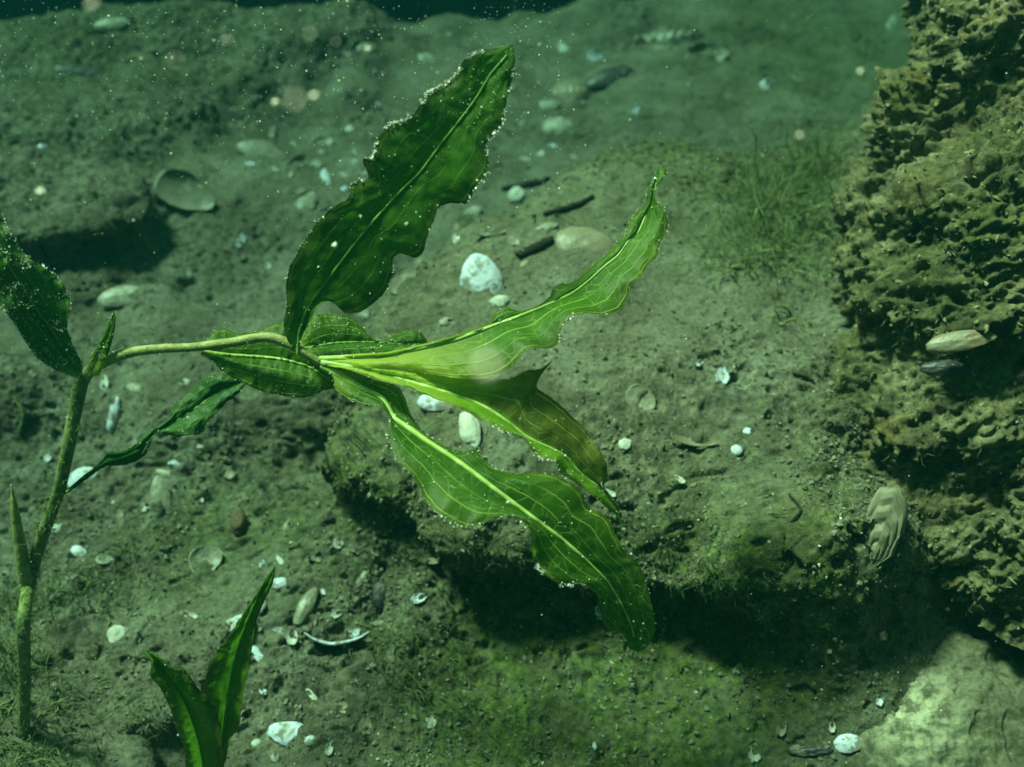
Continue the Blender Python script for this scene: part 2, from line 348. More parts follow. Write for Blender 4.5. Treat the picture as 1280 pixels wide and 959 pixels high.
def big_rock():
    nu, nv = 900, 620                                    # angle round, height
    c = P(1425, 330, 0.55); base = np.array([c[0] + 0.004, c[1] + 0.010])
    th = np.linspace(-math.pi, math.pi, nu, endpoint=False)
    # denser towards the camera side
    th = th + 0.0
    th = -math.pi / 2 - 0.5 + np.sign(th) * np.abs(th / math.pi) ** 1.5 * math.pi
    h = np.linspace(-0.06, 1, nv)
    T, Hh = np.meshgrid(th, h)
    R = 0.165 * (1 - 0.30 * np.clip(Hh, 0, 1)) * np.sqrt(np.clip(1 - np.clip(Hh, 0, 1) ** 7, 0, 1))
    Hgt = 0.42
    x = base[0] + R * np.cos(T); y = base[1] + R * np.sin(T) + 0.15 * Hh; z = Hh * Hgt
    x = x + 0.035 * Hh - 0.024 * (1 - Hh) ** 2 + 0.008; y = y - 0.060 * (1 - np.clip(Hh, 0, 1)) ** 1.6
    d0 = noise(x * 11, y * 11, z * 11 + 3) * 0.030 + noise(x * 26, y * 26, z * 26 + 9) * 0.016
    ex, ey, ez = np.cos(T), np.sin(T), np.zeros_like(T) + 0.15
    x += ex * d0; y += ey * d0; z += ez * d0
    n = normals(x, y, z); n *= np.sign((n[..., 0] * ex + n[..., 1] * ey).mean())
    # flakes lying diagonally: stretched noise
    a, b = (x * 0.75 + z * 0.65), (-x * 0.65 + z * 0.75)
    msk = sst(-.2, .4, noise(x * 22, y * 22, z * 22 + 5))
    D = np.zeros_like(x); pitv = np.zeros_like(x)
    for wl, am in ((0.034, 0.008), (0.016, 0.0050), (0.008, 0.0048), (0.0042, 0.0038), (0.0026, 0.0024)):
        n1 = noise(a / wl * 0.6, b / wl * 1.15, y / wl + wl * 500)
        D += am * (n1 * 0.9 + (np.abs(noise(a / wl * .8 + 9, b / wl * 1.1 + 3, y / wl)) - 0.2) * 1.1) * (.6 + .7 * msk)
    pitv = sst(0.34, 0.62, noise(a / 0.030, b / 0.012, y / 0.016 + 7) + .3 * noise(x / .006, z / .006, y / .006))
    D -= pitv * 0.012 * (1 - .6 * msk)
    p2 = sst(0.25, 0.5, noise(x / 0.005, z / 0.004, y / 0.005 + 17)); D -= p2 * 0.0028 * msk
    x += n[..., 0] * D; y += n[..., 1] * D; z += n[..., 2] * D
    zb = hit(1180, 600)[0].z - 0.01
    V = np.stack([x, y, z + zb], -1).reshape(-1, 3)
    o = mesh_np('rock', V, grid_faces(nv, nu, True), M['rock'], attr=dict(pit=sst(.1, .5, noise(x * 60, y * 60, z * 60 + 31)).ravel() * .7))
    return tag(o, 'tall yellowish crusted rock full of pits at the right edge', 'rock')
rock = big_rock()

def blob(name, loc, ax, mat, level=4, amp=0.12, freq=1.6, seed=0, attr=None, sub=None):
    v, f = _ico[level]; r = 1 + amp * noise(v[:, 0] * freq + seed, v[:, 1] * freq, v[:, 2] * freq) + amp * .35 * noise(v[:, 0] * freq * 3 + seed, v[:, 1] * freq * 3, v[:, 2] * freq * 3)
    r = np.asarray(r)[:, None]; w_ = v * r; A = np.array([[*a] for a in ax])           # rows: axis vectors scaled
    return w_ @ A, f, v
def flakes():
    me = rock.data; n = len(me.vertices); co = np.empty(n * 3, np.float32); me.vertices.foreach_get('co', co); co = co.reshape(-1, 3)
    no = np.empty(n * 3, np.float32); me.vertices.foreach_get('normal', no); no = no.reshape(-1, 3)
    ok = np.where((co[:, 2] > -.01) & (no @ np.array([-.5, -.8, .35]) > 0))[0]; idx = rng.choice(ok, 42000)
    c = co[idx]; k = len(idx); s_ = .0005 * (5.0 ** (rng.random(k) ** 2)); a = np.linspace(0, 6.283, 6)[:-1]
    Q = np.linalg.qr(rng.normal(size=(k, 3, 3)))[0]
    base = np.stack([np.cos(a), np.sin(a) * .55, a * 0], -1); up = np.array([[.1, 0, .3], [-.1, 0, -.3]])
    V = np.concatenate([base, up])[None] * rng.uniform(.6, 1.3, (k, 7, 1)); V = V @ Q * s_[:, None, None] + c[:, None]
    f = [[i, (i + 1) % 5, 5] for i in range(5)] + [[(i + 1) % 5, i, 6] for i in range(5)]
    F = (np.array(f)[None] + (np.arange(k) * 7)[:, None, None]).reshape(-1, 3)
    o = mesh_np('crust_flakes', V.reshape(-1, 3), F, M['flake'], rock, smooth=False); o['kind'] = 'stuff'
M['flake'] = mat_simple('crust_flake', (0.08, 0.075, 0.035), (0.27, 0.25, 0.155), 110, .9, 0)
flakes()
# smooth pale stone, lower right
def low_stone():
    p, n = hit(1235, 850)
    nu, nv = 520, 260
    th = np.linspace(0, 2 * math.pi, nu, endpoint=False); ph = np.linspace(0.001, math.pi / 2 * 1.15, nv)
    T, Ph = np.meshgrid(th, ph)
    sx, sy, sz = 0.086, 0.080, 0.032
    sp = np.sin(Ph); r = 1 + 0.16 * noise(np.cos(T) * 1.7 * sp, np.sin(T) * 1.7 * sp, Ph) + 0.06 * noise(np.cos(T) * 5 * sp, np.sin(T) * 5 * sp, Ph * 3)
    x = sx * np.sin(Ph) * np.cos(T) * r; y = sy * np.sin(Ph) * np.sin(T) * r; z = sz * np.cos(Ph) ** 1.0 * r
    d = noise(x * 38, y * 38, z * 38) * 0.0042 + noise(x * 95, y * 95, z * 95) * 0.0020 + noise(x * 230, y * 230, z * 230) * 0.0011 + noise(x * 480, y * 480, z * 480) * 0.0006 - sst(.25, .5, noise(x * 150 + 9, y * 110, z * 150)) * .0016
    z += d
    c = on_plane(1262, 862, 0.03)
    V = np.stack([x + c[0], y + c[1], z + 0.008], -1)
    # the left shoulder carries a pale patch
    pale = np.exp(-(((V[..., 0] - (c[0] - 0.052)) / 0.020) ** 2 + ((V[..., 1] - c[1] + 0.002) / 0.036) ** 2))
    o = mesh_np('stone', V.reshape(-1, 3), grid_faces(nv, nu, True), M['stone'], attr=dict(pale=pale.ravel()))
    return tag(o, 'smooth rounded stone with a whitish patch on its left side, lower right corner', 'stone')
stone = low_stone()

def dust(o, n, s0, s1, mat, dirv=(-.3, -.5, .8)):
    me = o.data; k = len(me.vertices); co = np.empty(k * 3, np.float32); me.vertices.foreach_get('co', co); co = co.reshape(-1, 3)
    no = np.empty(k * 3, np.float32); me.vertices.foreach_get('normal', no); no = no.reshape(-1, 3)
    ok = np.where(no @ np.array(dirv) > .1)[0]; idx = rng.choice(ok, n); c = co[idx]; cl = noise(c[:, 0] * 60, c[:, 1] * 60, c[:, 2] * 60) > -.05; c = c[cl]; n = len(c)
    s_ = s0 * ((s1 / s0) ** (rng.random(n) ** 2)); Q = np.linalg.qr(rng.normal(size=(n, 3, 3)))[0]
    ot = np.array([[1,0,0],[-1,0,0],[0,1,0],[0,-1,0],[0,0,1],[0,0,-1]], float); of = np.array([[0,2,4],[2,1,4],[1,3,4],[3,0,4],[2,0,5],[1,2,5],[3,1,5],[0,3,5]])
    V = (ot[None] * rng.uniform(.4, 1.2, (n, 6, 1))) @ Q * s_[:, None, None] + c[:, None]
    F = (of[None] + (np.arange(n) * 6)[:, None, None]).reshape(-1, 3)
    g = mesh_np('crumbs', V.reshape(-1, 3), F, M[mat], o, smooth=False); g['kind'] = 'stuff'
dust(stone, 14000, .0003, .0019, 'crumb')

# ------------------------------------------------------------------ shells and other lying things
def frame_at(px, py, a_deg, lpx, wpx, tilt=0.35, lift=0.0, flat=None):
    """point on the lake bed with axes A (long), B (wide), N, sized so that the outline spans lpx x wpx in the photo"""
    p, n = smooth_hit(px, py)
    if flat is not None: n = Vector(flat)
    tocam = (Vector(CAM) - p).normalized()
    n = (n * 0.6 + Vector((0, 0, 1)) * 0.4).normalized(); n = (n * (1 - tilt) + tocam * tilt).normalized()
    c, s = math.cos(math.radians(a_deg)), math.sin(math.radians(a_deg))
    def un(dx, dy):
        r = Vector(ray(px + dx, py - dy)); t = (p - Vector(CAM)).dot(n) / r.dot(n); return Vector(CAM) + r * t - p
    A = un(c * lpx / 2, s * lpx / 2); B = un(-s * wpx / 2, c * wpx / 2)
    L = A.length * 2; a = A.normalized(); b = (B - a * B.dot(a)); W = b.length * 2; b.normalize(); nn = a.cross(b)
    if nn.dot(n) < 0: b = -b; nn = -nn
    return p + nn * lift, a, b, nn, L, W

def shell_geo(L, W, H, up=1, th=0.0007, r0=0.0, a0=0.0, a1=360.0, ribs=0.0, seed=0, brk=0.0, nr_=22, ns=48):
    full = abs(a1 - a0) >= 359.9
    T = np.radians(np.linspace(a0, a1, ns, endpoint=not full)); R = np.linspace(r0 if r0 > 0 else 0.02, 1, nr_)
    TT, RR = np.meshgrid(T, R)
    ox = np.cos(TT); oy = np.sin(TT) * (1 - 0.22 * np.cos(TT + 0.3)) * 1.0
    um = np.array([0.72, 0.1])                            # umbo near one end
    edge = 1 + brk * noise(np.cos(TT) * 2.2 + seed, np.sin(TT) * 2.2, 0.5) + brk * .5 * noise(np.cos(TT) * 7 + seed, np.sin(TT) * 7, 0.5) + 0.02 * noise(np.cos(TT) * 4, np.sin(TT) * 4, seed)
    x = um[0] + (ox * edge - um[0]) * RR; y = um[1] + (oy * edge - um[1]) * RR
    rad = np.clip(x * x + y * y, 0, 1.2)
    z = H * (np.sqrt(np.clip(1.21 - rad, 0.0, 2)) - math.sqrt(0.21) * 0.6)
    z = z + 0.00009 * min(1, L / .03) * np.sin(RR * 70) * (RR > .1) + ribs * 0.0012 * np.sin(RR * 34)
    z = z + 0.012 * min(L, .03) * noise(x * 3 + seed, y * 3, 0.2)
    x = x * L / 2; y = y * W / 2
    top = np.stack([x, y, z], -1); bot = top.copy(); bot[..., 2] -= th
    if up < 0: top[..., 2] = -top[..., 2]; bot[..., 2] = -bot[..., 2]
    n1 = nr_ * ns; V = np.concatenate([top.reshape(-1, 3), bot.reshape(-1, 3)])
    F = grid_faces(nr_, ns, full); F2 = F[:, ::-1] + n1
    fs = [F, F2]
    j = np.arange(ns if full else ns - 1); j2 = (j + 1) % ns
    for row in (nr_ - 1, 0):
        b = row * ns; fs.append(np.stack([b + j, b + j2, b + j2 + n1, b + j + n1], -1))
    if not full:
        i = np.arange(nr_ - 1)
        for cc in (0, ns - 1): fs.append(np.stack([i * ns + cc, (i + 1) * ns + cc, (i + 1) * ns + cc + n1, i * ns + cc + n1], -1))
    ring = np.concatenate([RR.ravel(), RR.ravel()])
    V[:, 2] -= V[:, 2].min()
    return V, np.concatenate(fs), ring

def put(name, V, F, mat, fr, label, cat, group=None, ring=None, sink=0.0, smooth=True):
    p, a, b, n, L, W = fr
    R = Matrix((a, b, n)).transposed().to_4x4(); R.translation = p - n * sink
    o = mesh_np(name, V, F, mat, smooth=smooth, attr=dict(ring=ring) if ring is not None else None)
    o.matrix_world = R
    return tag(o, label, cat, group)

def shell(px, py, lpx, wpx, ang, mat, label, up=1, H=0.32, tilt=0.35, sink=0.45, name='shell', cat='shell', group=None, **kw):
    fr = frame_at(px, py, ang, lpx, wpx, tilt)
    L, W = fr[4], fr[5]; h = H * min(L, W) * (0.62 if kw.get('r0', 0) == 0 else 1)
    kw.setdefault('seed', px * .37 + py * .11); kw['brk'] = kw.get('brk', 0) + .055
    V, F, ring = shell_geo(L, W, h, up, **kw)
    return put(name, V, F, M[mat], fr, label, cat, group, ring, sink=sink * V[:, 2].max())

def pebble(px, py, lpx, wpx, ang, mat, label, name='pebble', cat='pebble', tilt=0.3, hk=0.6, sink=0.3, amp=0.25, seed=0, level=4, group=None):
    fr = frame_at(px, py, ang, lpx, wpx, tilt); L, W = fr[4], fr[5]; h = hk * min(L, W)
    V, f, _ = blob(name, None, ((L / 2, 0, 0), (0, W / 2, 0), (0, 0, h / 2)), None, level, amp, 1.3, seed + px)
    V[:, 2] += h / 2
    return put(name, V, f, M[mat], fr, label, cat, group, sink=sink * h, ring=np.linalg.norm(V, axis=1) / L)

def tube(pts, rad, ns=8, cap=True):
    pts = np.asarray(pts, float); n = len(pts); rad = np.broadcast_to(np.asarray(rad, float), (n,))
    t = np.gradient(pts, axis=0); t /= np.linalg.norm(t, axis=1)[:, None] + 1e-12
    ref = np.array([0.3, -0.5, 0.81]); u = np.cross(t, ref); u /= np.linalg.norm(u, axis=1)[:, None] + 1e-12; v = np.cross(t, u)
    a = np.linspace(0, 2 * math.pi, ns, endpoint=False)
    V = pts[:, None] + (u[:, None] * np.cos(a)[None, :, None] + v[:, None] * np.sin(a)[None, :, None]) * rad[:, None, None]
    V = V.reshape(-1, 3); F = grid_faces(n, ns, True)
    return V, F
def spline(pts, n):
    pts = np.asarray(pts, float); d = np.concatenate([[0], np.cumsum(np.linalg.norm(np.diff(pts[:, :2], axis=0), axis=1))]); d /= d[-1]
    t = np.linspace(0, 1, n); m = len(pts)
    # monotone-ish cubic (finite-difference hermite)
    sl = np.gradient(pts, d, axis=0); k = np.clip(np.searchsorted(d, t, side='right') - 1, 0, m - 2); h = (d[k + 1] - d[k])
    s = (t - d[k]) / h; s = s[:, None]; h = h[:, None]
    return (2*s**3-3*s**2+1) * pts[k] + (s**3-2*s**2+s) * h * sl[k] * .8 + (-2*s**3+3*s**2) * pts[k + 1] + (s**3-s**2) * h * sl[k + 1] * .8

def twig(pxpts, rpx, label, mat='twig', name='twig', cat='twig', lift=0.0015, flatk=0.5, group=None, n=24):
    c = spline(pxpts, n); pts = []
    for x, y in c:
        p, nn = hit(x, y); pts.append(np.array(p) + np.array([0, 0, lift]))
    pts = np.array(pts)
    for _ in range(3): pts[1:-1] = (pts[:-2] + pts[1:-1] * 2 + pts[2:]) / 4
    dist = np.linalg.norm(pts.mean(0) - CAM); r = rpx / FPX * dist
    t = np.linspace(0, 1, n); rr = r * (0.35 + 0.65 * np.sin(math.pi * np.clip(t * .9 + .05, 0, 1)) ** .6) * (1 + 0.3 * noise(t * 14, t * 0 + rpx, t * 3))
    o0 = pts[n // 2].copy(); V, F = tube(pts - o0, rr, 8)
    V += (noise(V[:, 0] * 300, V[:, 1] * 300, V[:, 2] * 300)[:, None] * r * .3)
    o = mesh_np(name, V, F, M[mat]); o.location = o0
    return tag(o, label, cat, group)

# --- shells the photo shows one by one
shell(232, 243, 80, 44, -22, 'silted', 'oval mussel shell lying hollow side up with a pale rim at upper left', up=-1, H=0.3, brk=0.0, tilt=.5, sink=-.1, th=.0012)
shell(602, 349, 64, 52, 105, 'white', 'large bluish white rounded shell between the dark upper leaf and the long right leaf', brk=-.04, th=.001, H=0.32, tilt=.55, sink=.25)
shell(152, 371, 58, 26, 12, 'pale', 'beige oval shell below the clay lump and above the stem fork', H=0.35, tilt=.35, sink=.3)
shell(730, 305, 74, 40, -8, 'tan', 'broad tan shell half buried behind the long right leaf', H=0.35, sink=.4, tilt=.4)
shell(801, 499, 40, 30, -30, 'silted', 'round thin shell filled with silt, right of the bronze leaf', up=-1, H=.2, tilt=.5, sink=.4)
def bow_shell():
    top = spline([(380, 792), (392, 800), (412, 806), (436, 803), (452, 797), (461, 791)], 30); g0 = np.array(hit(420, 812)[0]); dd = float((g0 - CAM) @ FWD) - .008
    T_ = np.array([P(x, y, dd) for x, y in top]); t = np.linspace(0, 1, 30); w_ = np.sin(math.pi * t) ** .7
    B_ = T_ + np.array([0, .006, -.010])[None] * w_[:, None] + np.array([0, 0, -.001]); Mi = (T_ + B_) / 2 + np.array([0, -.0012, -.001])[None] * w_[:, None]
    org = T_[15].copy(); lay = [T_, Mi, B_, B_ + np.array([0, .0008, 0]), Mi + np.array([0, .0009, .0002]), T_ + np.array([0, .0009, 0])]
    V = np.stack(lay, 1).reshape(-1, 3) - org; o = mesh_np('shell', V, grid_faces(30, 6, True), M['dark_shell'], attr=dict(ring=np.repeat(t, 6))); o.location = org  # black wall below the rim models the shadow under the shell
    V, F = tube(T_ - org + np.array([0, .0004, .0002]), .0009 * (.35 + .65 * w_) * (1 + .2 * noise(t * 12, t * 0, t)), 8); mesh_np('rim', V, F, M['white'], o, attr=dict(ring=np.repeat(t, 8)))
    tag(o, 'white bow shaped shell edge, its shadow below modelled as a black wall, lower middle', 'shell')
bow_shell()
shell(361, 917, 54, 32, 172, 'white', 'white shell near the bottom edge right of the forked shoot', H=.45, tilt=.4, sink=.2, brk=.05)
shell(258, 701, 44, 34, 30, 'pale', 'round whitish shell on silt above the tall dark leaf', up=-1, H=.25, tilt=.5, sink=.3)
shell(201, 620, 52, 26, 98, 'silted', 'upright narrow silted shell between the main stem and the round whitish shell', H=.3, tilt=.5, sink=.35)
shell(142, 513, 54, 18, 82, 'white', 'narrow white shell sliver standing on end just right of the stem', H=.5, r0=.3, a0=150, a1=300, tilt=.5, sink=.1)
shell(103, 598, 40, 26, 30, 'white', 'white shell partly behind the base of the small lower leaf', H=.35, tilt=.4)
shell(300, 786, 44, 34, 40, 'white', 'bright white shell mostly hidden behind the tall dark leaf', H=.4, tilt=.4)
shell(322, 818, 28, 14, -50, 'white', 'small elongated white chip poking out right of the tall dark leaf', H=.4, tilt=.4, name='shell_chip', brk=.1)
shell(348, 729, 28, 13, 8, 'white', 'small white chip beside the tip of the tall dark leaf', H=.4, name='shell_chip', brk=.1)
shell(324, 757, 20, 18, 40, 'pale', 'small pale chip right of the tall dark leaf, below the white tip chip', H=.4, name='shell_chip', brk=.1)
shell(383, 758, 52, 20, 62, 'pale', 'spindle shaped pinkish shell lying aslant above the bow shaped shell', H=.7, tilt=.4, sink=.25)
shell(546, 505, 46, 24, -10, 'white', 'white shell under the fork of the two right leaves', H=.5, tilt=.35, sink=.1, brk=.05)
pebble(588, 538, 48, 26, 100, 'pebble', 'elongated whitish pebble seen between the two lower leaves', hk=.7)
shell(504, 352, 40, 30, 50, 'silted', 'translucent beige cup shaped shell right of the dark upper leaf', up=-1, H=.4, tilt=.5, sink=.15)
shell(449, 397, 30, 24, 60, 'pale', 'pale shell rim peeping out behind the dark upper leaf near its base', up=-1, H=.4, tilt=.5)
shell(883, 70, 52, 30, 8, 'pale', 'pale oval shell at the far top, right of the yellowish broken shells', H=.4, brk=.06, up=-1, tilt=.5)
shell(840, 50, 78, 34, 14, 'pale', 'large yellowish broken shell at the far top', H=.5, brk=.28, ribs=1.2, tilt=.5)
shell(812, 62, 44, 24, 5, 'tan', 'yellowish broken shell left of the larger one at the far top', H=.5, brk=.3, up=-1)
shell(749, 76, 34, 18, -38, 'white', 'white crescent shaped shell piece in the far top middle', up=-1, H=.4, r0=.6, a0=120, a1=300)
shell(715, 116, 52, 34, 5, 'tan', 'beige ridged shell touching the dark mussel shell', H=.45, ribs=.5)
shell(762, 98, 62, 22, 20, 'dark_shell', 'long dark mussel shell in the upper middle', H=.4, tilt=.3, sink=.15)
shell(696, 160, 40, 28, 10, 'pale', 'blunt pale shell below the beige ridged shell', H=.4, brk=.08)
shell(683, 134, 34, 18, 20, 'pale', 'small pale shell left of the beige ridged shell', H=.4, brk=.1)
shell(868, 550, 60, 20, -8, 'brown', 'thin brown shell edge casting a small shadow on the open shelf', up=-1, H=.5, r0=.5, a0=170, a1=350, tilt=.25, sink=.1)
shell(612, 292, 44, 14, 2, 'silted', 'flat grey shell edge above the bluish white shell', up=-1, H=.6, r0=.4, a0=180, a1=360, tilt=.2, sink=.1)
pebble(646, 246, 20, 18, 0, 'pebble', 'round grey pebble under a black twig, upper middle')
shell(381, 259, 44, 24, 55, 'pale', 'pale orange triangular shell chip left of the dark upper leaf', H=.3, brk=.2, name='shell_chip')
shell(407, 223, 24, 12, 100, 'white', 'small bluish white wedge shaped chip above the pale orange chip', H=.4, brk=.15, name='shell_chip')
shell(328, 190, 64, 26, -18, 'silted', 'silted broken shell in the upper left, left of the wedge shaped chip', H=.3, brk=.12)
shell(380, 208, 44, 22, 12, 'silted', 'grey shell piece just above the wedge shaped chip', up=-1, H=.4, brk=.1)
shell(404, 180, 26, 18, 30, 'pale', 'small pale shell far up between the silted shells and the dark upper leaf', up=-1, H=.4, brk=.1)
shell(293, 163, 34, 10, -20, 'pale', 'thin pale shell edge above the silted broken shell', up=-1, H=.5, r0=.6, a0=180, a1=360)
shell(458, 62, 26, 16, 0, 'pale', 'small far shell left of the tip of the dark upper leaf, leftmost of two', H=.4)
shell(532, 75, 26, 18, -20, 'pale', 'small far shell nearer the tip of the dark upper leaf, right one of two', H=.4)
shell(518, 330, 26, 12, 40, 'silted', 'small silted shell touching the edge of the dark upper leaf', up=-1, H=.4)
shell(591, 265, 26, 14, 30, 'pale', 'small yellowish chip above the bluish white shell', H=.4, brk=.2, name='shell_chip')
shell(683, 284, 28, 10, 15, 'pale', 'slim pale chip above the broad tan shell', H=.4, brk=.1, name='shell_chip')
pebble(624, 378, 24, 14, 5, 'pebble', 'small cream pebble at the foot of the bluish white shell')
shell(1062, 930, 40, 24, 5, 'white', 'bright shell at the bottom right, left of the smooth stone', H=.35, tilt=.4)
shell(1012, 938, 58, 16, 0, 'dark_shell', 'dark shell left of the bright shell at the bottom right', H=.4, tilt=.2, sink=.2)
pebble(147, 794, 24, 24, 0, 'pebble', 'round white pebble in the hollow at lower left')
shell(99, 690, 22, 14, -30, 'white', 'white chip right of the main stem at lower left', H=.4, name='shell_chip')
pebble(299, 655, 22, 30, 0, 'redpeb', 'reddish brown pebble above the round whitish shell', hk=.9)
shell(455, 718, 34, 12, 65, 'pale', 'pale upright shell sliver above the dark standing mussel piece', H=.4, r0=.3, a0=140, a1=310)
shell(475, 744, 34, 20, 85, 'dark_shell', 'dark mussel piece standing on end in the lower middle', H=.5, tilt=.6, sink=0.1)
shell(388, 926, 16, 12, 30, 'white', 'small white chip touching the white shell near the bottom edge', H=.4, name='shell_chip')
pebble(321, 930, 12, 12, 0, 'pebble', 'tiny white pebble left of the white shell near the bottom edge', level=3)
shell(208, 593, 30, 10, -15, 'pale', 'short pale shell bar on top of the upright silted shell', H=.5)
shell(921, 563, 14, 14, 10, 'white', 'tiny bluish white chip right of the thin brown shell edge', H=.5, name='shell_chip')
shell(170, 486, 24, 14, -20, 'pale', 'small pale chip under the stem, left of the leaf that lies along it', H=.4, name='shell_chip')
shell(1113, 35, 34, 14, 70, 'pale', 'pale upright shell beside the top of the crusted rock', H=.4, tilt=.6)
shell(98, 90, 72, 14, -6, 'dark_shell', 'dark flat shell on the clay lump at far upper left', H=.4, tilt=.2, sink=.2)
shell(1172, 578, 84, 26, -8, 'tan', 'long pale tan shell at the foot of the crusted rock', H=.4, tilt=.5, sink=.15)
shell(140, 30, 46, 16, 6, 'pale', 'yellowish piece at the edge of the deep water, far upper left', H=.4)

frag = [(470,92),(430,72),(392,222),(360,222),(430,232),(345,168),(300,185),(440,160),(425,215),(455,215),(60,240),(52,186),(670,190),(720,200),(688,180),(655,205),(640,110),(600,120),(560,45),
 (575,285),(640,300),(560,400),(470,360),(575,300),(700,395),(655,330),(205,300),(240,345),(330,335),(180,300),(128,478),(190,515),(230,480),(165,560),(60,575),(40,470),(222,580),
 (90,720),(130,700),(210,700),(235,770),(255,735),(330,700),(395,700),(420,765),(445,745),(400,740),(365,800),(345,790),(480,700),(520,745),(540,700),(300,840),(330,860),(390,870),(430,880),(340,950),
 (70,660),(150,640),(245,560),(860,100),(905,120),(790,140),(960,110),(1000,100),(875,450),(905,470),(850,600),(780,560),(940,540),(760,620),(380,235),(345,212),(410,160),(448,188),(395,195),(366,182),(440,205),(470,130),(310,210),(280,200),(650,150),(735,165),(700,60),(770,60),(730,130),(270,270),(300,300),(255,620),(285,590),(180,640),(360,660),(420,680),(395,775),(350,700),(445,790),(470,780),(980,910),(940,940),(1040,905),(1100,880),(300,900),(410,940),(460,910),(540,900),(740,930)]
rf = random.Random(31)
def flat_on_rock():
    v, f = _ico[4]
    for (px, py, l, w_, an, mt, lb) in ((1200, 428, 76, 24, 8, 'brown', 'flat brownish shell wedged in the face of the crusted rock'), (1185, 462, 60, 20, -10, 'dark_shell', 'bluish black mussel wedged below the flat brownish shell on the rock')):
        ok, loc, nor, _ = rock.ray_cast(Vector(CAM), Vector(ray(px, py)).normalized())
        if not ok: continue
        tc = (Vector(CAM) - loc).normalized(); n = (tc * .8 + Vector((0, 0, 1)) * .45).normalized(); d = (loc - Vector(CAM)).length
        a = Vector((math.cos(math.radians(an)), 0, math.sin(math.radians(an)))); a = (a - n * a.dot(n)).normalized(); b = n.cross(a)
        L, W = l / FPX * d, w_ / FPX * d; V, F, ring = shell_geo(L, W, .3 * W, 1, brk=.12, seed=px * .1)
        put('shell', V, F, M[mt], (loc + tc * .002, a, b, n, L, W), lb, 'shell', None, ring)
bpy.context.view_layer.update(); flat_on_rock()
ANCH = [(500, 210, 'dark upper leaf'), (602, 349, 'bluish white shell'), (740, 340, 'long right leaf'), (232, 243, 'oval mussel shell'), (410, 222, 'wedge shaped chip'), (883, 70, 'far pale oval shell'), (762, 98, 'long dark mussel shell'),
 (100, 475, 'stem fork'), (240, 520, 'small narrow dark leaf'), (201, 620, 'upright silted shell'), (258, 701, 'round whitish shell'), (300, 800, 'tall dark leaf'), (383, 758, 'spindle shaped shell'), (420, 803, 'bow shaped shell'),
 (361, 917, 'white shell near the bottom edge'), (30, 780, 'main stem'), (868, 550, 'thin brown shell edge'), (801, 499, 'round silt filled shell'), (700, 640, 'broad veined leaf'), (1062, 930, 'bright bottom right shell'), (152, 371, 'beige oval shell'),
 (655, 234, 'black twig'), (730, 305, 'broad tan shell'), (340, 445, 'branch'), (1005, 473, 'tiny forked twig'), (475, 744, 'standing mussel piece'), (840, 50, 'large yellowish broken shell'), (299, 655, 'reddish brown pebble')]
COLW = dict(pale='cream', frag='bleached', white='white', tan='tan'); seen = set()
def frag_label(x, y, m, bent):
    for sh in (('curved', 'bent') if bent else ('flat', 'angular')):
        for ax, ay, nm in sorted(ANCH, key=lambda a: math.hypot(a[0] - x, a[1] - y))[:5]:
            dx, dy = x - ax, y - ay; w1 = 'right of' if dx > 0 else 'left of'; w2 = 'below' if dy > 0 else 'above'
            k = abs(dx) / (abs(dy) + 1e-6); w_ = w1 if k > 2 else w2 if k < .5 else w2 + ' and ' + w1
            t = 'tiny %s %s shell fragment %s the %s' % (COLW[m], sh, w_, nm)
            if t not in seen: seen.add(t); return t
    return 'tiny broken shell fragment on the silt'
for (x_, y_) in frag:
    l_ = rf.uniform(10, 23) * (.8 if y_ < 250 else 1); 
    mt_ = rf.choice(['pale', 'frag', 'white', 'frag', 'pale', 'tan']); r0_ = rf.choice([0, 0, .35, .5]); xx, yy = x_ + rf.uniform(-5, 5), y_ + rf.uniform(-5, 5)
    shell(xx, yy, l_, l_ * rf.uniform(.35, .75), rf.uniform(0, 180), mt_, frag_label(xx, yy, mt_, r0_ > 0), up=rf.choice([1, -1, -1]), H=rf.uniform(.15, .4), name='shell_fragment', cat='shell fragment',
          group='tiny shell fragments strewn over the silt', brk=rf.uniform(.1, .28), tilt=rf.uniform(.1, .6), sink=rf.uniform(-.1, .25), nr_=8, ns=22, r0=r0_, a0=rf.uniform(0, 120), a1=rf.uniform(240, 400))
# ridged oyster like shell standing against the rock foot
def ridged():
    fr = frame_at(1100, 662, 250, 112, 56, 0.85)
    V, F, ring = shell_geo(fr[4], fr[5], 0.34 * fr[5], 1, th=.0012, ribs=0, seed=3, brk=.12, nr_=70, ns=80)
    V[:, 2] += 0.0013 * np.abs(np.sin(ring * 13 + .6 * noise(V[:, 0] * 40, V[:, 1] * 40, ring))) + 0.0012 * noise(V[:, 0] * 110, V[:, 1] * 110, ring * 2)
    put('shell', V, F, M['banded'], fr, 'large banded shell with rounded ridges standing at the foot of the rock', 'shell', None, ring, sink=.002)
q = NT('banded_shell', .6, .3); rg = q.attr('ring')
bn = q.math('SINE', q.math('ADD', q.math('MULTIPLY', rg, 26.0), q.math('MULTIPLY', q.noise(q.pos(), 70, 4), 5.0)))
q.col(q.mix(q.ramp(q.noise(q.pos(), 90, 4), (.45, 0.0), (.65, .8)), q.ramp(bn, (0.0, (0.13, 0.12, 0.08)), (0.8, (0.21, 0.19, 0.135))), (0.16, 0.15, 0.10)))
M['banded'] = q.m
ridged()

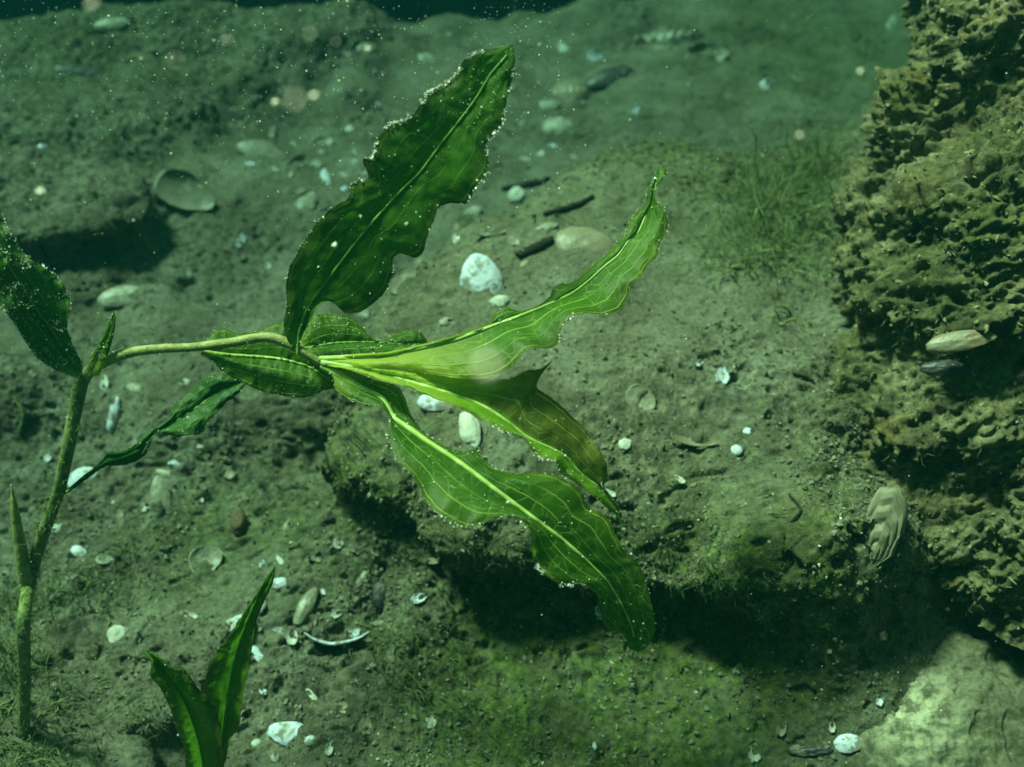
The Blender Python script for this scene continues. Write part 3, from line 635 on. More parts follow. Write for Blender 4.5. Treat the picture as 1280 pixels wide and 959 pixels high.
twig([(628, 238), (655, 234), (686, 226)], 5, 'black twig above the round grey pebble')
twig([(680, 270), (702, 264), (722, 258), (742, 247)], 4, 'black twig aslant above the broad tan shell')
twig([(645, 322), (668, 314), (692, 300)], 7, 'dark strip standing in for the shaded hollow left of the broad tan shell')  # no real stalk: dark strip modelled where the hollow lies in shade
twig([(990, 468), (1005, 473), (1017, 478)], 2.2, 'tiny black forked twig on the open shelf')
twig([(388, 705), (400, 692)], 2.5, 'short dark stick above the spindle shaped shell')
twig([(440, 762), (450, 752), (458, 744)], 2.5, 'short dark stick left of the standing mussel piece')
twig([(1192, 655), (1200, 690), (1192, 716)], 3.5, 'dark upright stick at the foot of the rock')
twig([(985, 620), (1000, 640), (988, 655)], 1.8, 'fine dark stick on the shaded edge of the shelf')
twig([(18, 497), (30, 520), (24, 545)], 2.4, 'pale dead stalk left of the main stem', mat='algae')

# ------------------------------------------------------------------ crumbs and grit: nobody could count them
def scatter_px(n, box, power=1.0):
    x0, y0, x1, y1 = box; return np.stack([rng.uniform(x0, x1, n), rng.uniform(y0, y1, n)], -1)
def crumbs(name, label, cat, idx_prob, n, smin, smax, mat, lvl_faces=None, sink=0.2):
    flat = np.stack([Xg, Yg, Zg], -1).reshape(-1, 3); pr = idx_prob.ravel(); pr = pr / pr.sum()
    idx = rng.choice(len(flat), n, p=pr); c = flat[idx]
    oct_ = np.array([[1,0,0],[-1,0,0],[0,1,0],[0,-1,0],[0,0,1],[0,0,-1]], float)
    of = np.array([[0,2,4],[2,1,4],[1,3,4],[3,0,4],[2,0,5],[1,2,5],[3,1,5],[0,3,5]])
    s = smin * (smax / smin) ** (rng.random(n) ** 2.2)
    q_ = rng.normal(size=(n, 3, 3)); Q = np.linalg.qr(q_)[0]
    sc_ = rng.uniform(0.45, 1.25, (n, 6, 1)) * np.array([1, 1, 0.7])
    V = (oct_[None] * sc_) @ Q * s[:, None, None] + c[:, None]
    V[..., 2] += s[:, None] * (0.5 - sink)
    F = (of[None] + (np.arange(n) * 6)[:, None, None]).reshape(-1, 3)
    o = mesh_np(name, V.reshape(-1, 3), F, M[mat], smooth=False)
    return tag(o, label, cat, kind='stuff')
inner = np.zeros_like(Xg); inner[40:980, 30:-30] = 1
area = wv[:, None] ** 1.0 * inner
crumbs('mud_crumbs', 'crumbs of dark and pale mud strewn over the lake bed', 'crumbs', area * (0.25 + roughm) * (noise(X0 * 20, Y0 * 20, 9) + .6).clip(0.02), 72000, 0.00032, 0.0021, 'crumb')
crumbs('shell_grit', 'white grit and splinters of shell on the lake bed', 'grit', area * (noise(X0 * 14, Y0 * 14, 3) + .2).clip(0.02), 1900, 0.0003, 0.0015, 'grit')

# ------------------------------------------------------------------ algae tufts
def strands(name, label, mat, items, seed, r=0.00024, kind='stuff', cat='algae'):
    rg = np.random.default_rng(seed); Vs, Fs, off = [], [], 0
    for (px, py, spread, n, L, lean) in items:
        for _ in range(int(n * 2.2)):
            x, y = px + rg.normal() * spread, py + rg.normal() * spread * .7
            p, nn = hit(x, y); p = np.array(p) - np.array(nn) * .001
            m = 9; d = np.array([rg.normal() * .6 + lean[0], rg.normal() * .6 + lean[1], 0.35 + abs(rg.normal()) * .5 + lean[2]]); d /= np.linalg.norm(d)
            l = L * rg.uniform(.25, .95); step = l / m; pts = [p]
            for k in range(m - 1):
                d = d + rg.normal(size=3) * .24 + np.array([0, 0, -.08]); d /= np.linalg.norm(d); pts.append(pts[-1] + d * step)
            pts = np.array(pts); rr = r * rg.uniform(.5, 1.7) * (1 - np.linspace(0, .8, m)) 
            V, F = tube(pts, rr * (1 + .4 * rg.normal(size=m)).clip(.4), 3); Vs.append(V); Fs.append(F + off); off += len(V)
    o = mesh_np(name, np.concatenate(Vs), np.concatenate(Fs), M[mat]); return tag(o, label, cat, kind=kind)
strands('filament_algae', 'wispy green brown algae clump on the shelf beside the crusted rock', 'algae_p', [(965, 270, 28, 90, .045, (-.2, 0, 0)), (940, 310, 26, 70, .04, (-.5, 0, 0)), (1010, 250, 22, 60, .05, (0, .1, 0)), (1000, 330, 26, 70, .035, (-.2, -.2, 0)), (895, 330, 18, 30, .03, (-.5, 0, 0)), (1020, 200, 20, 30, .05, (-.4, 0, .1)), (1040, 210, 10, 14, .07, (-.9, 0, .2)), (1030, 290, 10, 14, .06, (-.9, -.2, .1)), (930, 240, 14, 14, .05, (0, .3, .5))], 1, r=.0003)
strands('filament_algae', 'long pale algae threads radiating from a clump left of the crusted rock', 'algae_p', [(962, 262, 10, 12, .085, (.1, .3, .7)), (985, 320, 12, 12, .07, (-.9, 0, .3)), (1030, 215, 10, 8, .09, (-1.0, .1, .4)), (1010, 275, 10, 10, .07, (-.6, -.4, .3)), (940, 330, 12, 10, .05, (-.8, -.3, .2)), (985, 400, 10, 8, .05, (-.4, -.5, .2))], 11, r=.00055)
strands('filament_algae', 'tangled algae strands in front of the dark hollow, lower middle', 'algae', [(510, 860, 26, 90, .026, (0, -.3, 0)), (480, 800, 22, 60, .022, (0, -.2, 0)), (560, 800, 24, 50, .022, (0, 0, 0)), (620, 900, 40, 90, .016, (0, 0, 0)), (520, 720, 10, 6, .05, (-.1, 0, .5))], 2)
strands('filament_algae', 'pale fuzzy algae round the foot of the main stem at lower left', 'algae_p', [(20, 760, 22, 60, .03, (0, 0, .2)), (60, 880, 28, 60, .025, (0, 0, .2)), (5, 830, 18, 50, .03, (0, 0, .3)), (130, 740, 26, 50, .018, (0, 0, 0)), (165, 690, 12, 20, .02, (0, 0, .2)), (40, 950, 40, 90, .03, (0, 0, .3)), (190, 900, 30, 60, .016, (0, 0, 0)), (70, 740, 30, 60, .02, (0, 0, .1))], 3, r=.0003)
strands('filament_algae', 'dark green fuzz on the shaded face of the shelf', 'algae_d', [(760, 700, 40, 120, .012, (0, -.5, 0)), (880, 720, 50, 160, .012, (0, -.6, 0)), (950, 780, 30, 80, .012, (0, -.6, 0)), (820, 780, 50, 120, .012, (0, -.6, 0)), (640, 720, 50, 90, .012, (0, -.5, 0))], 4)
strands('filament_algae', 'short algae fuzz on the clay lump at upper left', 'algae_d', [(200, 190, 40, 90, .014, (0, 0, 0)), (280, 150, 40, 90, .014, (0, 0, 0)), (90, 200, 70, 110, .010, (0, 0, 0)), (120, 300, 50, 70, .009, (0, 0, 0))], 5)

def hairs(name, c, no, L, r, mat, parent=None, label=None, seg=4, seed=0):
    rg = np.random.default_rng(seed); n = len(c); d = no + rg.normal(size=(n, 3)) * .8; d /= np.linalg.norm(d, axis=1)[:, None]
    l = L * rg.uniform(.3, 1.2, n) / seg; P_ = [c - no * .0004]
    for k in range(seg):
        d = d + rg.normal(size=(n, 3)) * .4; d /= np.linalg.norm(d, axis=1)[:, None]; P_.append(P_[-1] + d * l[:, None])
    P_ = np.stack(P_, 1); u = np.cross(d, rg.normal(size=(n, 3))); u /= np.linalg.norm(u, axis=1)[:, None]; v = np.cross(d, u)
    a = np.array([0, 2.094, 4.189]); rr = r * rg.uniform(.5, 1.6, (n, 1)) * np.linspace(1, .3, seg + 1)[None]
    V = P_[:, :, None] + (u[:, None, None] * np.cos(a)[None, None, :, None] + v[:, None, None] * np.sin(a)[None, None, :, None]) * rr[:, :, None, None]
    F = (grid_faces(seg + 1, 3, True)[None] + (np.arange(n) * (seg + 1) * 3)[:, None, None]).reshape(-1, 4)
    o = mesh_np(name, V.reshape(-1, 3), F, M[mat], parent); return tag(o, label, None if parent else 'algae', kind='stuff')
M['fuzz'] = mat_simple('silted_fuzz', (0.09, 0.095, 0.045), (0.24, 0.24, 0.14), 60, 0.95, 0)
def vn(o):
    me = o.data; k = len(me.vertices); co = np.empty(k * 3, np.float32); me.vertices.foreach_get('co', co); no = np.empty(k * 3, np.float32); me.vertices.foreach_get('normal', no); return co.reshape(-1, 3), no.reshape(-1, 3)
co, no = vn(rock); w_ = np.clip(noise(co[:, 0] * 30, co[:, 1] * 30, co[:, 2] * 30) + .35, .02, 1) * ((no @ np.array([-.5, -.8, .35]) > 0) & (co[:, 2] > -.01)); ix = rng.choice(len(co), 15000, p=w_ / w_.sum())
hairs('algae_fuzz', co[ix], no[ix], .0055, .00017, 'fuzz', rock, seed=4)
co, no = vn(ground); w_ = (area * (algae * 1.3 + roughm * .5 + .05) * (noise(X0 * 30, Y0 * 30, 4.4) + .25).clip(0.02)).ravel(); ix = rng.choice(len(co), 26000, p=w_ / w_.sum())
hairs('algae_fuzz', co[ix], no[ix], .005, .00016, 'fuzz', None, 'short soft algae fuzz growing in patches over the silt', seed=6)

# ------------------------------------------------------------------ pondweed
ED = 0.40
def scatter_grains(name, pts, s0, s1, parent, mat='grain', seed=0):
    rg = np.random.default_rng(seed); n = len(pts); tet = np.array([[1,1,1],[-1,-1,1],[-1,1,-1],[1,-1,-1]], float) * .8
    tf = np.array([[0,1,2],[0,3,1],[0,2,3],[1,3,2]]); Q = np.linalg.qr(rg.normal(size=(n, 3, 3)))[0]
    s = s0 * (s1 / s0) ** (rg.random(n) ** 2)
    V = (tet[None] * rg.uniform(.5, 1.3, (n, 4, 1))) @ Q * s[:, None, None] + np.asarray(pts)[:, None]
    F = (tf[None] + (np.arange(n) * 4)[:, None, None]).reshape(-1, 3)
    o = mesh_np(name, V.reshape(-1, 3), F, M[mat], parent, smooth=False); o['kind'] = 'stuff'; return o

def leaf(root, mid, left, right, dm, dl, dr, mat, midmat='midrib', rib=(0.0011, 0.0002), ruffle=0.0018, bulge=0.003, seed=0, grains=250, edgegr=160, label=None, crust=(), n=150, m=12, nfreq=6, jag=1.0, rib_off=0.0004, silt_hi=None):
    c = spline(mid, n); l = spline(left, n * 2)[::2][:n]; l = spline(left, n); r = spline(right, n); t = np.linspace(0, 1, n)
    di = lambda d: np.interp(t, np.linspace(0, 1, len(d)), d)
    sm = lambda a: np.convolve(np.pad(a, 8, mode='edge'), np.ones(17) / 17, 'valid')
    Dm, Dl, Dr = sm(di(dm)), sm(di(dl)), sm(di(dr))
    jit = lambda e, s: e + np.stack([noise(t * 60, t * 0 + s, t * 0), noise(t * 60, t * 0, t * 0 + s + 9)], -1) * 1.1 * jag + np.stack([noise(t * 140, t * 0 + s, t * 0), noise(t * 140, t * 0, t * 0 + s + 9)], -1) * .7 * jag
    endf = np.minimum(1, np.minimum(t, 1 - t) * 12)[:, None]
    l = l + (jit(l, seed + 1.3) - l) * endf; r = r + (jit(r, seed + 5.7) - r) * endf
    ws = np.linspace(0, 1, m + 1); cols = []; uv = []
    for side, e, De in ((-1, l, Dl), (1, r, Dr)):
        for k in (range(m, 0, -1) if side < 0 else range(0, m + 1)):
            w_ = ws[k]; q2 = c + (e - c) * w_
            d = Dm + (De - Dm) * w_
            ph = seed * 3.1 + side
            d = d + (-bulge * math.sin(math.pi * w_ * .8) + ruffle * w_ ** 2.2 * (np.sin(t * nfreq * 6.28 + ph) * .7 + noise(t * nfreq * 3.3, t * 0 + seed, t * 0 + side) * 1.1)
                     + 0.0006 * noise(t * 30, t * 0 + w_ * 5, t * 0 + side + seed)) * endf[:, 0]
            cols.append((q2, d)); uv.append(np.stack([np.full(n, .5 + side * w_ / 2), t], -1))
    nc_ = len(cols); V = np.stack([np.array([P(x, y, d) for (x, y), d in zip(q2, dd)]) for q2, dd in cols], 1)   # n x nc x 3
    uvs = np.stack(uv, 1)
    org = V[0, m].copy(); Vl = V - org
    lo = mesh_np('leaf', Vl.reshape(-1, 3), grid_faces(n, nc_), mat, root, uv=uvs.reshape(-1, 2)); lo.location = Vector(org) - root.location
    if label: lo['label'] = label
    # midrib: a tapering ridge standing proud of the blade on the camera side
    mc = Vl[:, m]; tocam = CAM - V[:, m]; tocam /= np.linalg.norm(tocam, axis=1)[:, None]
    if rib:
        rr = rib[0] + (rib[1] - rib[0]) * t ** .8; e = int(n * .97)
        Vr, Fr = tube((mc + tocam * (rib_off * .3))[:e], rr[:e], 7)
        mesh_np('midrib', Vr, Fr, M[midmat], lo)
    # settled silt grains
    rg = np.random.default_rng(int(seed * 10) + 5); pts = []
    cnt = 0
    grains = int(grains * 1.7); edgegr = int(edgegr * 1.1)
    while cnt < grains:
        i = int(rg.integers(2, n - 2)); j = int(rg.integers(0, nc_))
        cl = noise(np.array([i * .09]), np.array([j * .35]), np.array([seed * 1.7]))[0]
        if silt_hi is not None: cl += .5 * silt_hi(i / n, (j - m) / m)
        if rg.random() < max(0.04, cl + .12): pts.append(Vl[i, j] + (Vl[i + 1, j] - Vl[i - 1, j]) * rg.uniform(-.5, .5) + (Vl[i, max(j - 1, 0)] - Vl[i, j]) * rg.random() + tocam[i] * .0003 + rg.normal(size=3) * .0004); cnt += 1
    for _ in range(edgegr):
        i = int(rg.integers(2, n - 2)); j = 0 if rg.random() < .5 else nc_ - 1
        if noise(np.array([i * .06]), np.array([j * 1.0]), np.array([seed + 4.4]))[0] > 0.04 + .12 * rg.normal(): pts.append(Vl[i, j] + (Vl[i + 1, j] - Vl[i - 1, j]) * rg.uniform(-.5, .5) + rg.normal(size=3) * .00022)
    cp = []
    for sd_, t0, t1, k_ in crust:
        jj = 0 if sd_ < 0 else nc_ - 1
        for _ in range(k_):
            i = int((t0 + (t1 - t0) * rg.random()) * n)
            if noise(np.array([i * .11]), np.array([7.7]), np.array([seed]))[0] > -.15: cp.append(Vl[min(i, n - 1), jj] + tocam[min(i, n - 1)] * .0004 + rg.normal(size=3) * .00045)
    if cp: scatter_grains('edge_crust', cp, .00012, .00052, lo, mat='crust', seed=int(seed) + 40)
    if pts: scatter_grains('silt_grains', pts, .00008, .00042, lo, seed=int(seed))
    return lo

def stem(root, pts, rpx, mat='stem', n=70, name='stem', grains=120, seed=0, ns=14):
    pts = np.array(pts, float); c = spline(pts, n); W = np.array([P(x, y, d) for x, y, d in c])
    rp = np.interp(np.linspace(0, 1, n), np.linspace(0, 1, len(rpx)), rpx) * c[:, 2] / FPX
    rp = rp * (1 + .06 * noise(np.linspace(0, 1, n) * 14, np.zeros(n) + seed, np.zeros(n)))
    org = W[0].copy(); V, F = tube(W - org, rp, ns)
    o = mesh_np(name, V, F, M[mat], root); o.location = Vector(org) - root.location
    if grains:
        rg = np.random.default_rng(seed + 50); ii = rg.integers(0, len(V), grains)
        scatter_grains('silt_grains', V[ii] + rg.normal(size=(grains, 3)) * .0003, .00013, .0004, o, seed=seed)
    return o
    return o

gb = hit(30, 925)[0]; gd = float(np.dot(np.array(gb) - CAM, FWD))
plant = empty('pondweed', gb)
tag(plant, 'large green pondweed with wavy leaves arching from the left stem across the middle', 'water plant')
main_stem = stem(plant, [(27, 985, gd + .035), (29, 940, gd + .01), (31, 851, gd - .02), (30, 768, gd - .05), (37, 726, .44), (54, 668, .425), (71, 622, .415), (84, 565, .405), (97, 497, .40), (103, 470, .398)], [7, 7, 7, 8, 8, 8, 7.5, 8, 8.5, 9], seed=1, grains=260)
stem(plant, [(100, 480, .399), (114, 462, .398), (134, 451, .397), (161, 441, .396), (201, 436, .395), (242, 434, .394), (290, 428, .393), (340, 422, .392), (372, 436, .393), (402, 454, .394)], [8, 7, 6.5, 6, 5.5, 6, 6, 6.5, 6, 4], mat='stem_y', seed=2, grains=260, name='branch')
stem(plant, [(33, 735, .437), (28, 700, .43), (22, 662, .425), (16, 622, .42), (14, 606, .419)], [8, 8, 7, 5, 0.6], mat='stem_y', seed=3, name='side_shoot', grains=60)
for (x, y, d, r_) in ((235, 435, .3945, 6.3), (341, 422.5, .392, 7.0), (102, 474, .398, 10.0), (76, 613, .4135, 8.6)):
    v, f = _ico[3]; rr = r_ * .96 * d / FPX
    o = mesh_np('node', v * rr * np.array([.9, 1, .8]), f, M['node' if x > 200 else 'stem'], plant); o.location = Vector(P(x, y, d)) - plant.location

# leaves: (midrib), (left edge), (right edge) traced base to tip, each with its own distance
leaf(plant, [(372, 443), (374, 415), (381, 392), (414, 344), (457, 288), (499, 241), (527, 213), (552, 179), (572, 154), (595, 123), (614, 92), (637, 64), (641, 56)],
     [(371, 443), (361, 429), (354, 406), (358, 384), (357, 361), (361, 336), (378, 305), (397, 277), (414, 261), (437, 244), (438, 232), (461, 221), (454, 199), (465, 196), (473, 174), (490, 154), (504, 151), (517, 142), (527, 128), (538, 114), (555, 105), (572, 92), (580, 75), (603, 64), (625, 58), (640, 56)],
     [(373, 443), (377, 422), (390, 397), (400, 381), (412, 376), (423, 381), (430, 391), (448, 391), (465, 381), (482, 364), (491, 341), (492, 323), (499, 316), (510, 320), (521, 322), (528, 316), (533, 300), (540, 281), (551, 258), (566, 254), (583, 255), (594, 236), (609, 216), (611, 202), (607, 182), (617, 168), (628, 154), (634, 123), (640, 100), (644, 81), (642, 57)],
     [.392, .388, .380, .372, .366, .360, .356, .352], [.392, .386, .378, .370, .364, .358, .355, .352], [.392, .390, .384, .375, .368, .361, .357, .352],
     M['l_dark'], 'midrib_d', rib=(.0006, .0004), bulge=.001, ruffle=.0014, seed=1.1, grains=200, edgegr=500, n=220, label='broad dark leaf pointing up', crust=((-1, .48, .93, 750), (1, .62, .97, 260), (-1, .1, .45, 60)), silt_hi=lambda t, u: 1.2 * (t > .75))
leaf(plant, [(400, 449), (443, 447), (485, 444), (527, 435), (569, 425), (610, 410), (648, 396), (685, 381), (715, 367), (735, 352), (757, 332), (772, 320), (785, 302), (798, 290), (806, 272), (815, 250), (821, 225), (825, 206)],
     [(399, 446), (443, 443), (485, 440), (527, 430), (569, 419), (604, 407), (614, 403), (615, 394), (628, 385), (655, 389), (680, 377), (688, 369), (690, 360), (700, 354), (711, 354), (735, 335), (760, 315), (777, 298), (784, 284), (790, 272), (807, 255), (810, 236), (819, 220), (823, 206)],
     [(401, 452), (457, 459), (527, 466), (578, 473), (621, 470), (637, 461), (653, 443), (659, 437), (689, 435), (697, 430), (700, 415), (716, 395), (735, 392), (760, 393), (778, 385), (786, 370), (789, 355), (802, 345), (810, 332), (822, 320), (824, 307), (831, 295), (835, 277), (830, 262), (820, 249), (818, 240), (825, 228), (833, 215), (827, 206)],
     [.390, .382, .378, .378, .382, .388, .394, .40], [.390, .384, .381, .383, .388, .393, .397, .40], [.389, .380, .370, .366, .370, .380, .390, .400],
     M['l_young'], rib=(.0013, .0003), seed=2.2, grains=140, edgegr=320, n=220, label='long light green leaf curving up to the right', crust=((1, .5, .6, 60), (-1, .7, .98, 70), (1, .8, .95, 40)), rib_off=.0006)
leaf(plant, [(402, 453), (440, 459), (480, 468), (521, 480), (549, 488), (583, 499), (602, 507), (621, 518), (643, 534), (658, 546), (678, 556), (705, 569), (724, 590), (751, 611), (771, 636), (780, 657)],
     [(402, 456), (443, 464), (471, 474), (505, 483), (549, 501), (578, 512), (610, 530), (643, 544), (658, 551), (663, 561), (672, 571), (694, 577), (699, 589), (716, 601), (732, 613), (752, 629), (768, 642), (779, 658)],
     [(402, 451), (471, 461), (527, 466), (578, 473), (615, 474), (638, 473), (660, 463), (676, 461), (690, 451), (677, 466), (671, 484), (686, 495), (703, 508), (716, 522), (729, 533), (740, 549), (752, 566), (759, 584), (758, 598), (755, 609), (764, 620), (776, 640), (781, 658)],
     [.389, .380, .374, .372, .374, .380, .386], [.389, .378, .368, .366, .368, .376, .386], [.390, .380, .378, .378, .378, .382, .387],
     M['l_under'], rib=(.0012, .0003), seed=3.3, grains=220, edgegr=260, n=220, label='light green leaf with a bronze upper half curving down to the right', crust=((-1, .5, .8, 160),), silt_hi=lambda t, u: 1.0 * (t > .5) * (abs(u) < .3))
leaf(plant, [(402, 457), (425, 469), (452, 484), (478, 499), (492, 522), (513, 537), (534, 552), (554, 565), (575, 579), (593, 592), (615, 609), (639, 627), (670, 650), (701, 673), (732, 700), (759, 727), (778, 758), (790, 785), (795, 814)],
     [(402, 459), (415, 470), (420, 487), (443, 502), (465, 507), (482, 514), (488, 524), (485, 546), (496, 573), (519, 599), (531, 623), (547, 642), (581, 659), (616, 650), (632, 644), (647, 646), (662, 665), (666, 696), (678, 715), (701, 731), (728, 731), (747, 746), (747, 765), (759, 785), (778, 793), (788, 812)],
     [(403, 455), (430, 461), (470, 475), (498, 484), (507, 499), (512, 516), (521, 530), (542, 550), (569, 562), (588, 565), (596, 561), (603, 568), (612, 581), (643, 592), (670, 591), (700, 595), (726, 613), (736, 634), (759, 646), (770, 669), (782, 692), (798, 704), (807, 727), (817, 765), (819, 789), (810, 808), (797, 816)],
     [.390, .386, .378, .370, .364, .364, .368, .376, .388], [.390, .383, .372, .362, .356, .356, .361, .372, .388], [.391, .388, .383, .376, .370, .370, .374, .380, .389],
     M['l_mid'], rib=(.0016, .0004), seed=4.4, grains=420, edgegr=520, n=240, label='broad veined leaf hanging down to the right', crust=((-1, .42, .52, 60), (-1, .66, .93, 520), (1, .2, .45, 150), (-1, .1, .3, 60)), rib_off=.0006, silt_hi=lambda t, u: 1.0 * (t < .4) + .6 * (t > .8))
leaf(plant, [(378, 436), (420, 429), (465, 428), (500, 430), (535, 430)], [(374, 430), (380, 408), (392, 396), (437, 397), (451, 406), (462, 420), (476, 426), (488, 420), (510, 413), (524, 414), (536, 429)],
     [(376, 446), (400, 456), (440, 453), (490, 447), (520, 440), (536, 432)], [.398, .402, .404, .406, .408], [.400, .406, .410, .412, .410], [.396, .398, .400, .404, .407],
     M['l_mid'], 'midrib_d', rib=(.0006, .0002), ruffle=.0009, seed=5.5, grains=260, edgegr=160, n=110, label='short rounded leaf behind the node')
leaf(plant, [(252, 440), (285, 444), (320, 446), (350, 449), (385, 458), (420, 480)], [(250, 438), (262, 422), (270, 413), (281, 411), (293, 416), (322, 414), (345, 404), (362, 404), (385, 425), (405, 448), (423, 478)],
     [(250, 443), (265, 451), (279, 465), (302, 478), (329, 490), (356, 495), (383, 497), (403, 489), (421, 485)], [.397, .401, .404, .405, .406, .408], [.400, .408, .410, .410, .408, .408], [.396, .398, .400, .402, .404, .408],
     M['l_mid'], 'midrib', rib=(.0010, .0004), ruffle=.0008, seed=6.6, grains=160, edgegr=200, n=120, label='leaf lying along the underside of the branch')
leaf(plant, [(84, 615), (105, 597), (131, 579), (155, 572), (175, 563), (188, 546), (205, 534), (228, 522), (252, 505), (277, 488), (307, 476)],
     [(83, 613), (104, 595), (128, 575), (134, 566), (151, 564), (168, 556), (181, 542), (198, 532), (212, 522), (218, 505), (232, 495), (249, 478), (269, 469), (281, 467), (307, 474)],
     [(85, 617), (107, 600), (131, 584), (150, 582), (168, 578), (184, 566), (189, 552), (199, 541), (215, 545), (248, 541), (262, 525), (279, 508), (298, 492), (309, 479)],
     [.410, .414, .420, .426, .430, .432], [.410, .412, .420, .430, .434, .432], [.410, .418, .422, .424, .428, .432],
     M['l_deep'], 'midrib_d', rib=(.0008, .0003), seed=7.7, grains=120, edgegr=200, n=140, label='small narrow dark leaf low on the stem')
leaf(plant, [(101, 470), (90, 450), (70, 420), (45, 385), (15, 338), (-18, 290), (-50, 240)], [(97, 473), (67, 461), (47, 448), (34, 431), (20, 408), (6, 389), (-12, 372), (-40, 340), (-60, 290), (-54, 240)],
     [(103, 469), (102, 455), (91, 431), (84, 408), (87, 378), (77, 351), (60, 337), (34, 320), (20, 304), (0, 267), (-24, 240), (-47, 237)],
     [.396, .388, .380, .374, .370, .368], [.396, .384, .376, .372, .370, .368], [.396, .386, .374, .370, .370, .368],
     M['l_deep'], 'midrib_d', rib=(.0008, .0004), seed=8.8, grains=1100, edgegr=260, n=150, label='dark leaf thickly dusted with silt at the left edge', crust=((1, .3, .8, 120), (-1, .1, .6, 160)))
leaf(plant, [(112, 470), (122, 445), (136, 415), (144, 388)], [(104, 470), (112, 450), (131, 414), (143, 388)], [(124, 470), (134, 448), (142, 420), (146, 388)], [.396, .394, .393, .392], [.398, .396, .394, .392], [.396, .395, .394, .392],
     M['l_young'], 'midrib', rib=(.0006, .0002), seed=9.9, grains=60, edgegr=60, n=60, bulge=.002, ruffle=.0006, label='small pointed sheath at the stem fork', jag=.5)

def fuzz(parent, pts, rpx, n, L, mat, seed):
    rg = np.random.default_rng(seed); c = spline(pts, 60); Vs, Fs, off = [], [], 0
    org = np.array(parent.location) + np.array(plant.location)
    for _ in range(n):
        x, y, d = c[int(rg.integers(0, 60))]; p = P(x + rg.normal() * rpx * .5, y + rg.normal() * 3, d + rg.normal() * .002)
        q_ = [p]; dr = rg.normal(size=3); dr /= np.linalg.norm(dr)
        for k in range(5):
            dr = dr + rg.normal(size=3) * .5; dr /= np.linalg.norm(dr); q_.append(q_[-1] + dr * L * rg.uniform(.1, .3))
        V_, F_ = tube(np.array(q_) - org, .00022 * (1 - np.linspace(0, .7, 6)), 3); Vs.append(V_); Fs.append(F_ + off); off += len(V_)
    o = mesh_np('algae_fuzz', np.concatenate(Vs), np.concatenate(Fs), M[mat], parent); o['kind'] = 'stuff'
fuzz(main_stem, [(29, 940, gd + .01), (31, 851, gd - .02), (30, 768, gd - .05), (37, 726, .44), (54, 668, .425), (71, 622, .415)], 10, 420, .006, 'algae', 3)
fuzz(main_stem, [(54, 668, .425), (71, 622, .415), (84, 565, .405), (97, 497, .40)], 9, 90, .003, 'algae', 4)
p2b, _ = hit(262, 1010)
shoot = empty('pondweed', p2b)
tag(shoot, 'small dark pondweed shoot with two pointed leaves at the bottom edge', 'water plant')
stem(shoot, [(262, 1030, .47), (262, 1000, .455), (264, 965, .44), (268, 925, .43)], [6, 6, 5, 3], seed=8, grains=0)
leaf(shoot, [(266, 975), (276, 930), (284, 880), (292, 830), (306, 785), (326, 740), (344, 708)], [(258, 975), (266, 930), (264, 884), (251, 857), (258, 846), (261, 831), (272, 814), (287, 793), (304, 767), (319, 744), (331, 726), (343, 708)],
     [(276, 975), (284, 942), (289, 922), (297, 913), (302, 884), (305, 860), (312, 834), (316, 802), (322, 773), (331, 750), (341, 729), (345, 708)], [.436, .428, .420, .412, .405, .40, .396], [.436, .428, .418, .410, .404, .40, .396], [.438, .430, .424, .416, .408, .401, .396],
     M['l_olive'], 'midrib_d', rib=(.0007, .0002), ruffle=.0007, bulge=.002, seed=10.3, grains=16, edgegr=20, label='tall pointed leaf')
leaf(shoot, [(258, 985), (250, 935), (236, 890), (215, 850), (196, 826), (182, 813)], [(232, 985), (230, 936), (220, 910), (211, 881), (200, 860), (187, 843), (189, 828), (183, 820), (181, 813)],
     [(280, 985), (279, 950), (276, 920), (270, 890), (261, 873), (249, 862), (238, 846), (229, 835), (214, 833), (198, 820), (183, 812)], [.434, .424, .414, .406, .40, .396], [.434, .422, .412, .404, .40, .396], [.432, .420, .408, .402, .398, .396],
     M['l_olive'], 'midrib_d', rib=(.0006, .0002), ruffle=.0006, seed=11.3, grains=16, edgegr=16, bulge=.005, label='short curled leaf in front')

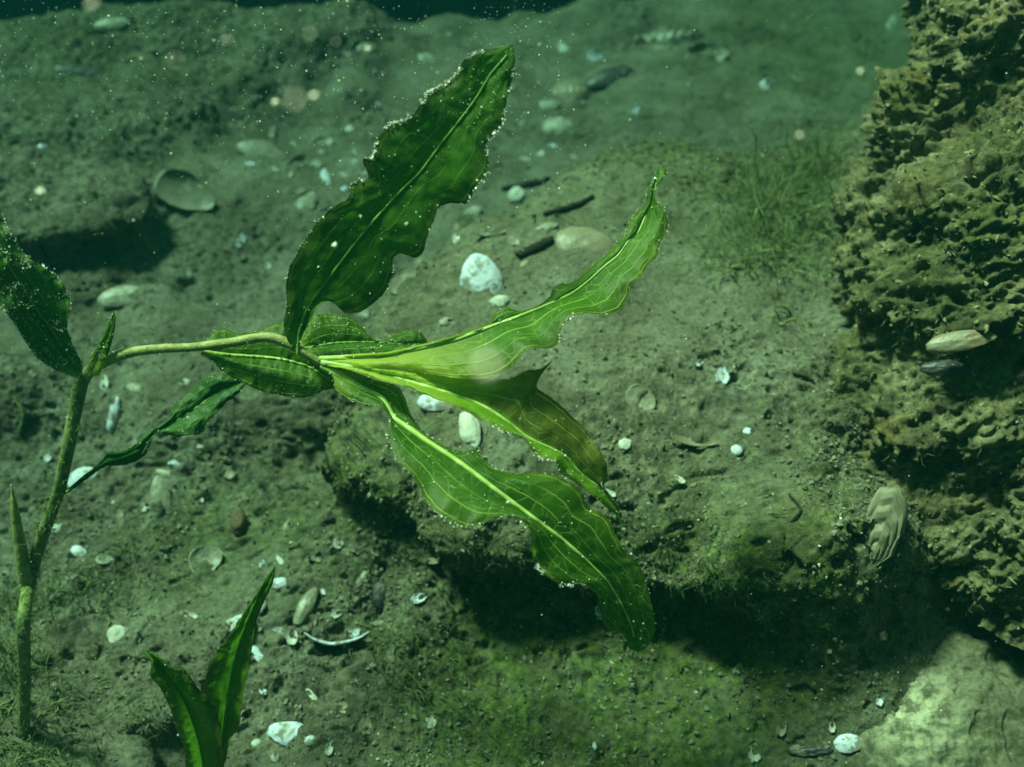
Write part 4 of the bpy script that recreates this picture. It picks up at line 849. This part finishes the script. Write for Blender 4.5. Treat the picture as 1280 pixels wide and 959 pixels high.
# ------------------------------------------------------------------ particles adrift in the water
def drift():
    rg = np.random.default_rng(21); C_, S_ = [], []
    for _ in range(2300):
        r_ = rg.random()
        if r_ < .55: px, py = rg.uniform(-60, 720), abs(rg.normal()) * 130
        else: px, py = rg.uniform(-150, 1400), rg.uniform(-60, 1000)
        d = (.17 if rg.random() < .15 else .30) + .27 * rg.random(); C_.append(P(px, py, d)); S_.append(.00011 * (3.0 ** (rg.random() ** 3)) * (1 if d > .26 else .6))
    for (px, py, d, s) in ((611, 461, .085, .00062), (220, 76, .13, .0006), (285, 50, .17, .0005), (393, 120, .19, .0006), (115, 6, .15, .0006), (388, 43, .15, .0005), (370, 128, .11, .0005), (215, 72, .3, .0005), (460, 62, .25, .0007),
                           (418, 307, .3, .0007), (508, 280, .31, .0005), (1075, 90, .22, .0008), (640, 300, .2, .0005), (345, 130, .22, .0008), (50, 240, .22, .0006), (870, 865, .3, .0007), (1000, 170, .2, .0006), (635, 628, .33, .0007)):
        C_.append(P(px, py, d)); S_.append(s)
    v, f = _ico[1]; C_ = np.array(C_); S_ = np.array(S_); n = len(C_)
    k = np.random.default_rng(5).uniform(.35, 1.5, (n, 1, 3)) * np.random.default_rng(6).uniform(.6, 1.4, (n, len(v), 1))
    V = v[None] * S_[:, None, None] * k + C_[:, None]; F = (f[None] + (np.arange(n) * len(v))[:, None, None]).reshape(-1, 3)
    tag(mesh_np('suspended_particles', V.reshape(-1, 3), F, M['speck']), 'white specks and flocs drifting in the water', 'particles', kind='stuff')
drift()

# ------------------------------------------------------------------ water body
me = bpy.data.meshes.new('haze')
x0, x1, y0, y1, z0, z1 = -9, 9, -4, 9.5, -1.9, 0.66
me.from_pydata([(x0,y0,z0),(x1,y0,z0),(x1,y1,z0),(x0,y1,z0),(x0,y0,z1),(x1,y0,z1),(x1,y1,z1),(x0,y1,z1)], [], [(0,3,2,1),(4,5,6,7),(0,1,5,4),(1,2,6,5),(2,3,7,6),(3,0,4,7)])
hz = bpy.data.objects.new('haze', me); COL.objects.link(hz); hz['kind'] = 'stuff'; hz['label'] = 'cloudy green lake water'
hm = bpy.data.materials.new('lake_water'); hm.use_nodes = True; t_ = hm.node_tree; t_.nodes.clear()
pv = t_.nodes.new('ShaderNodeVolumePrincipled'); ou = t_.nodes.new('ShaderNodeOutputMaterial'); t_.links.new(pv.outputs[0], ou.inputs['Volume'])
pv.inputs['Color'].default_value = (*HAZE['color'], 1); pv.inputs['Absorption Color'].default_value = (*HAZE['absorb'], 1); pv.inputs['Density'].default_value = HAZE['density']; pv.inputs['Anisotropy'].default_value = 0.3
me.materials.append(hm)
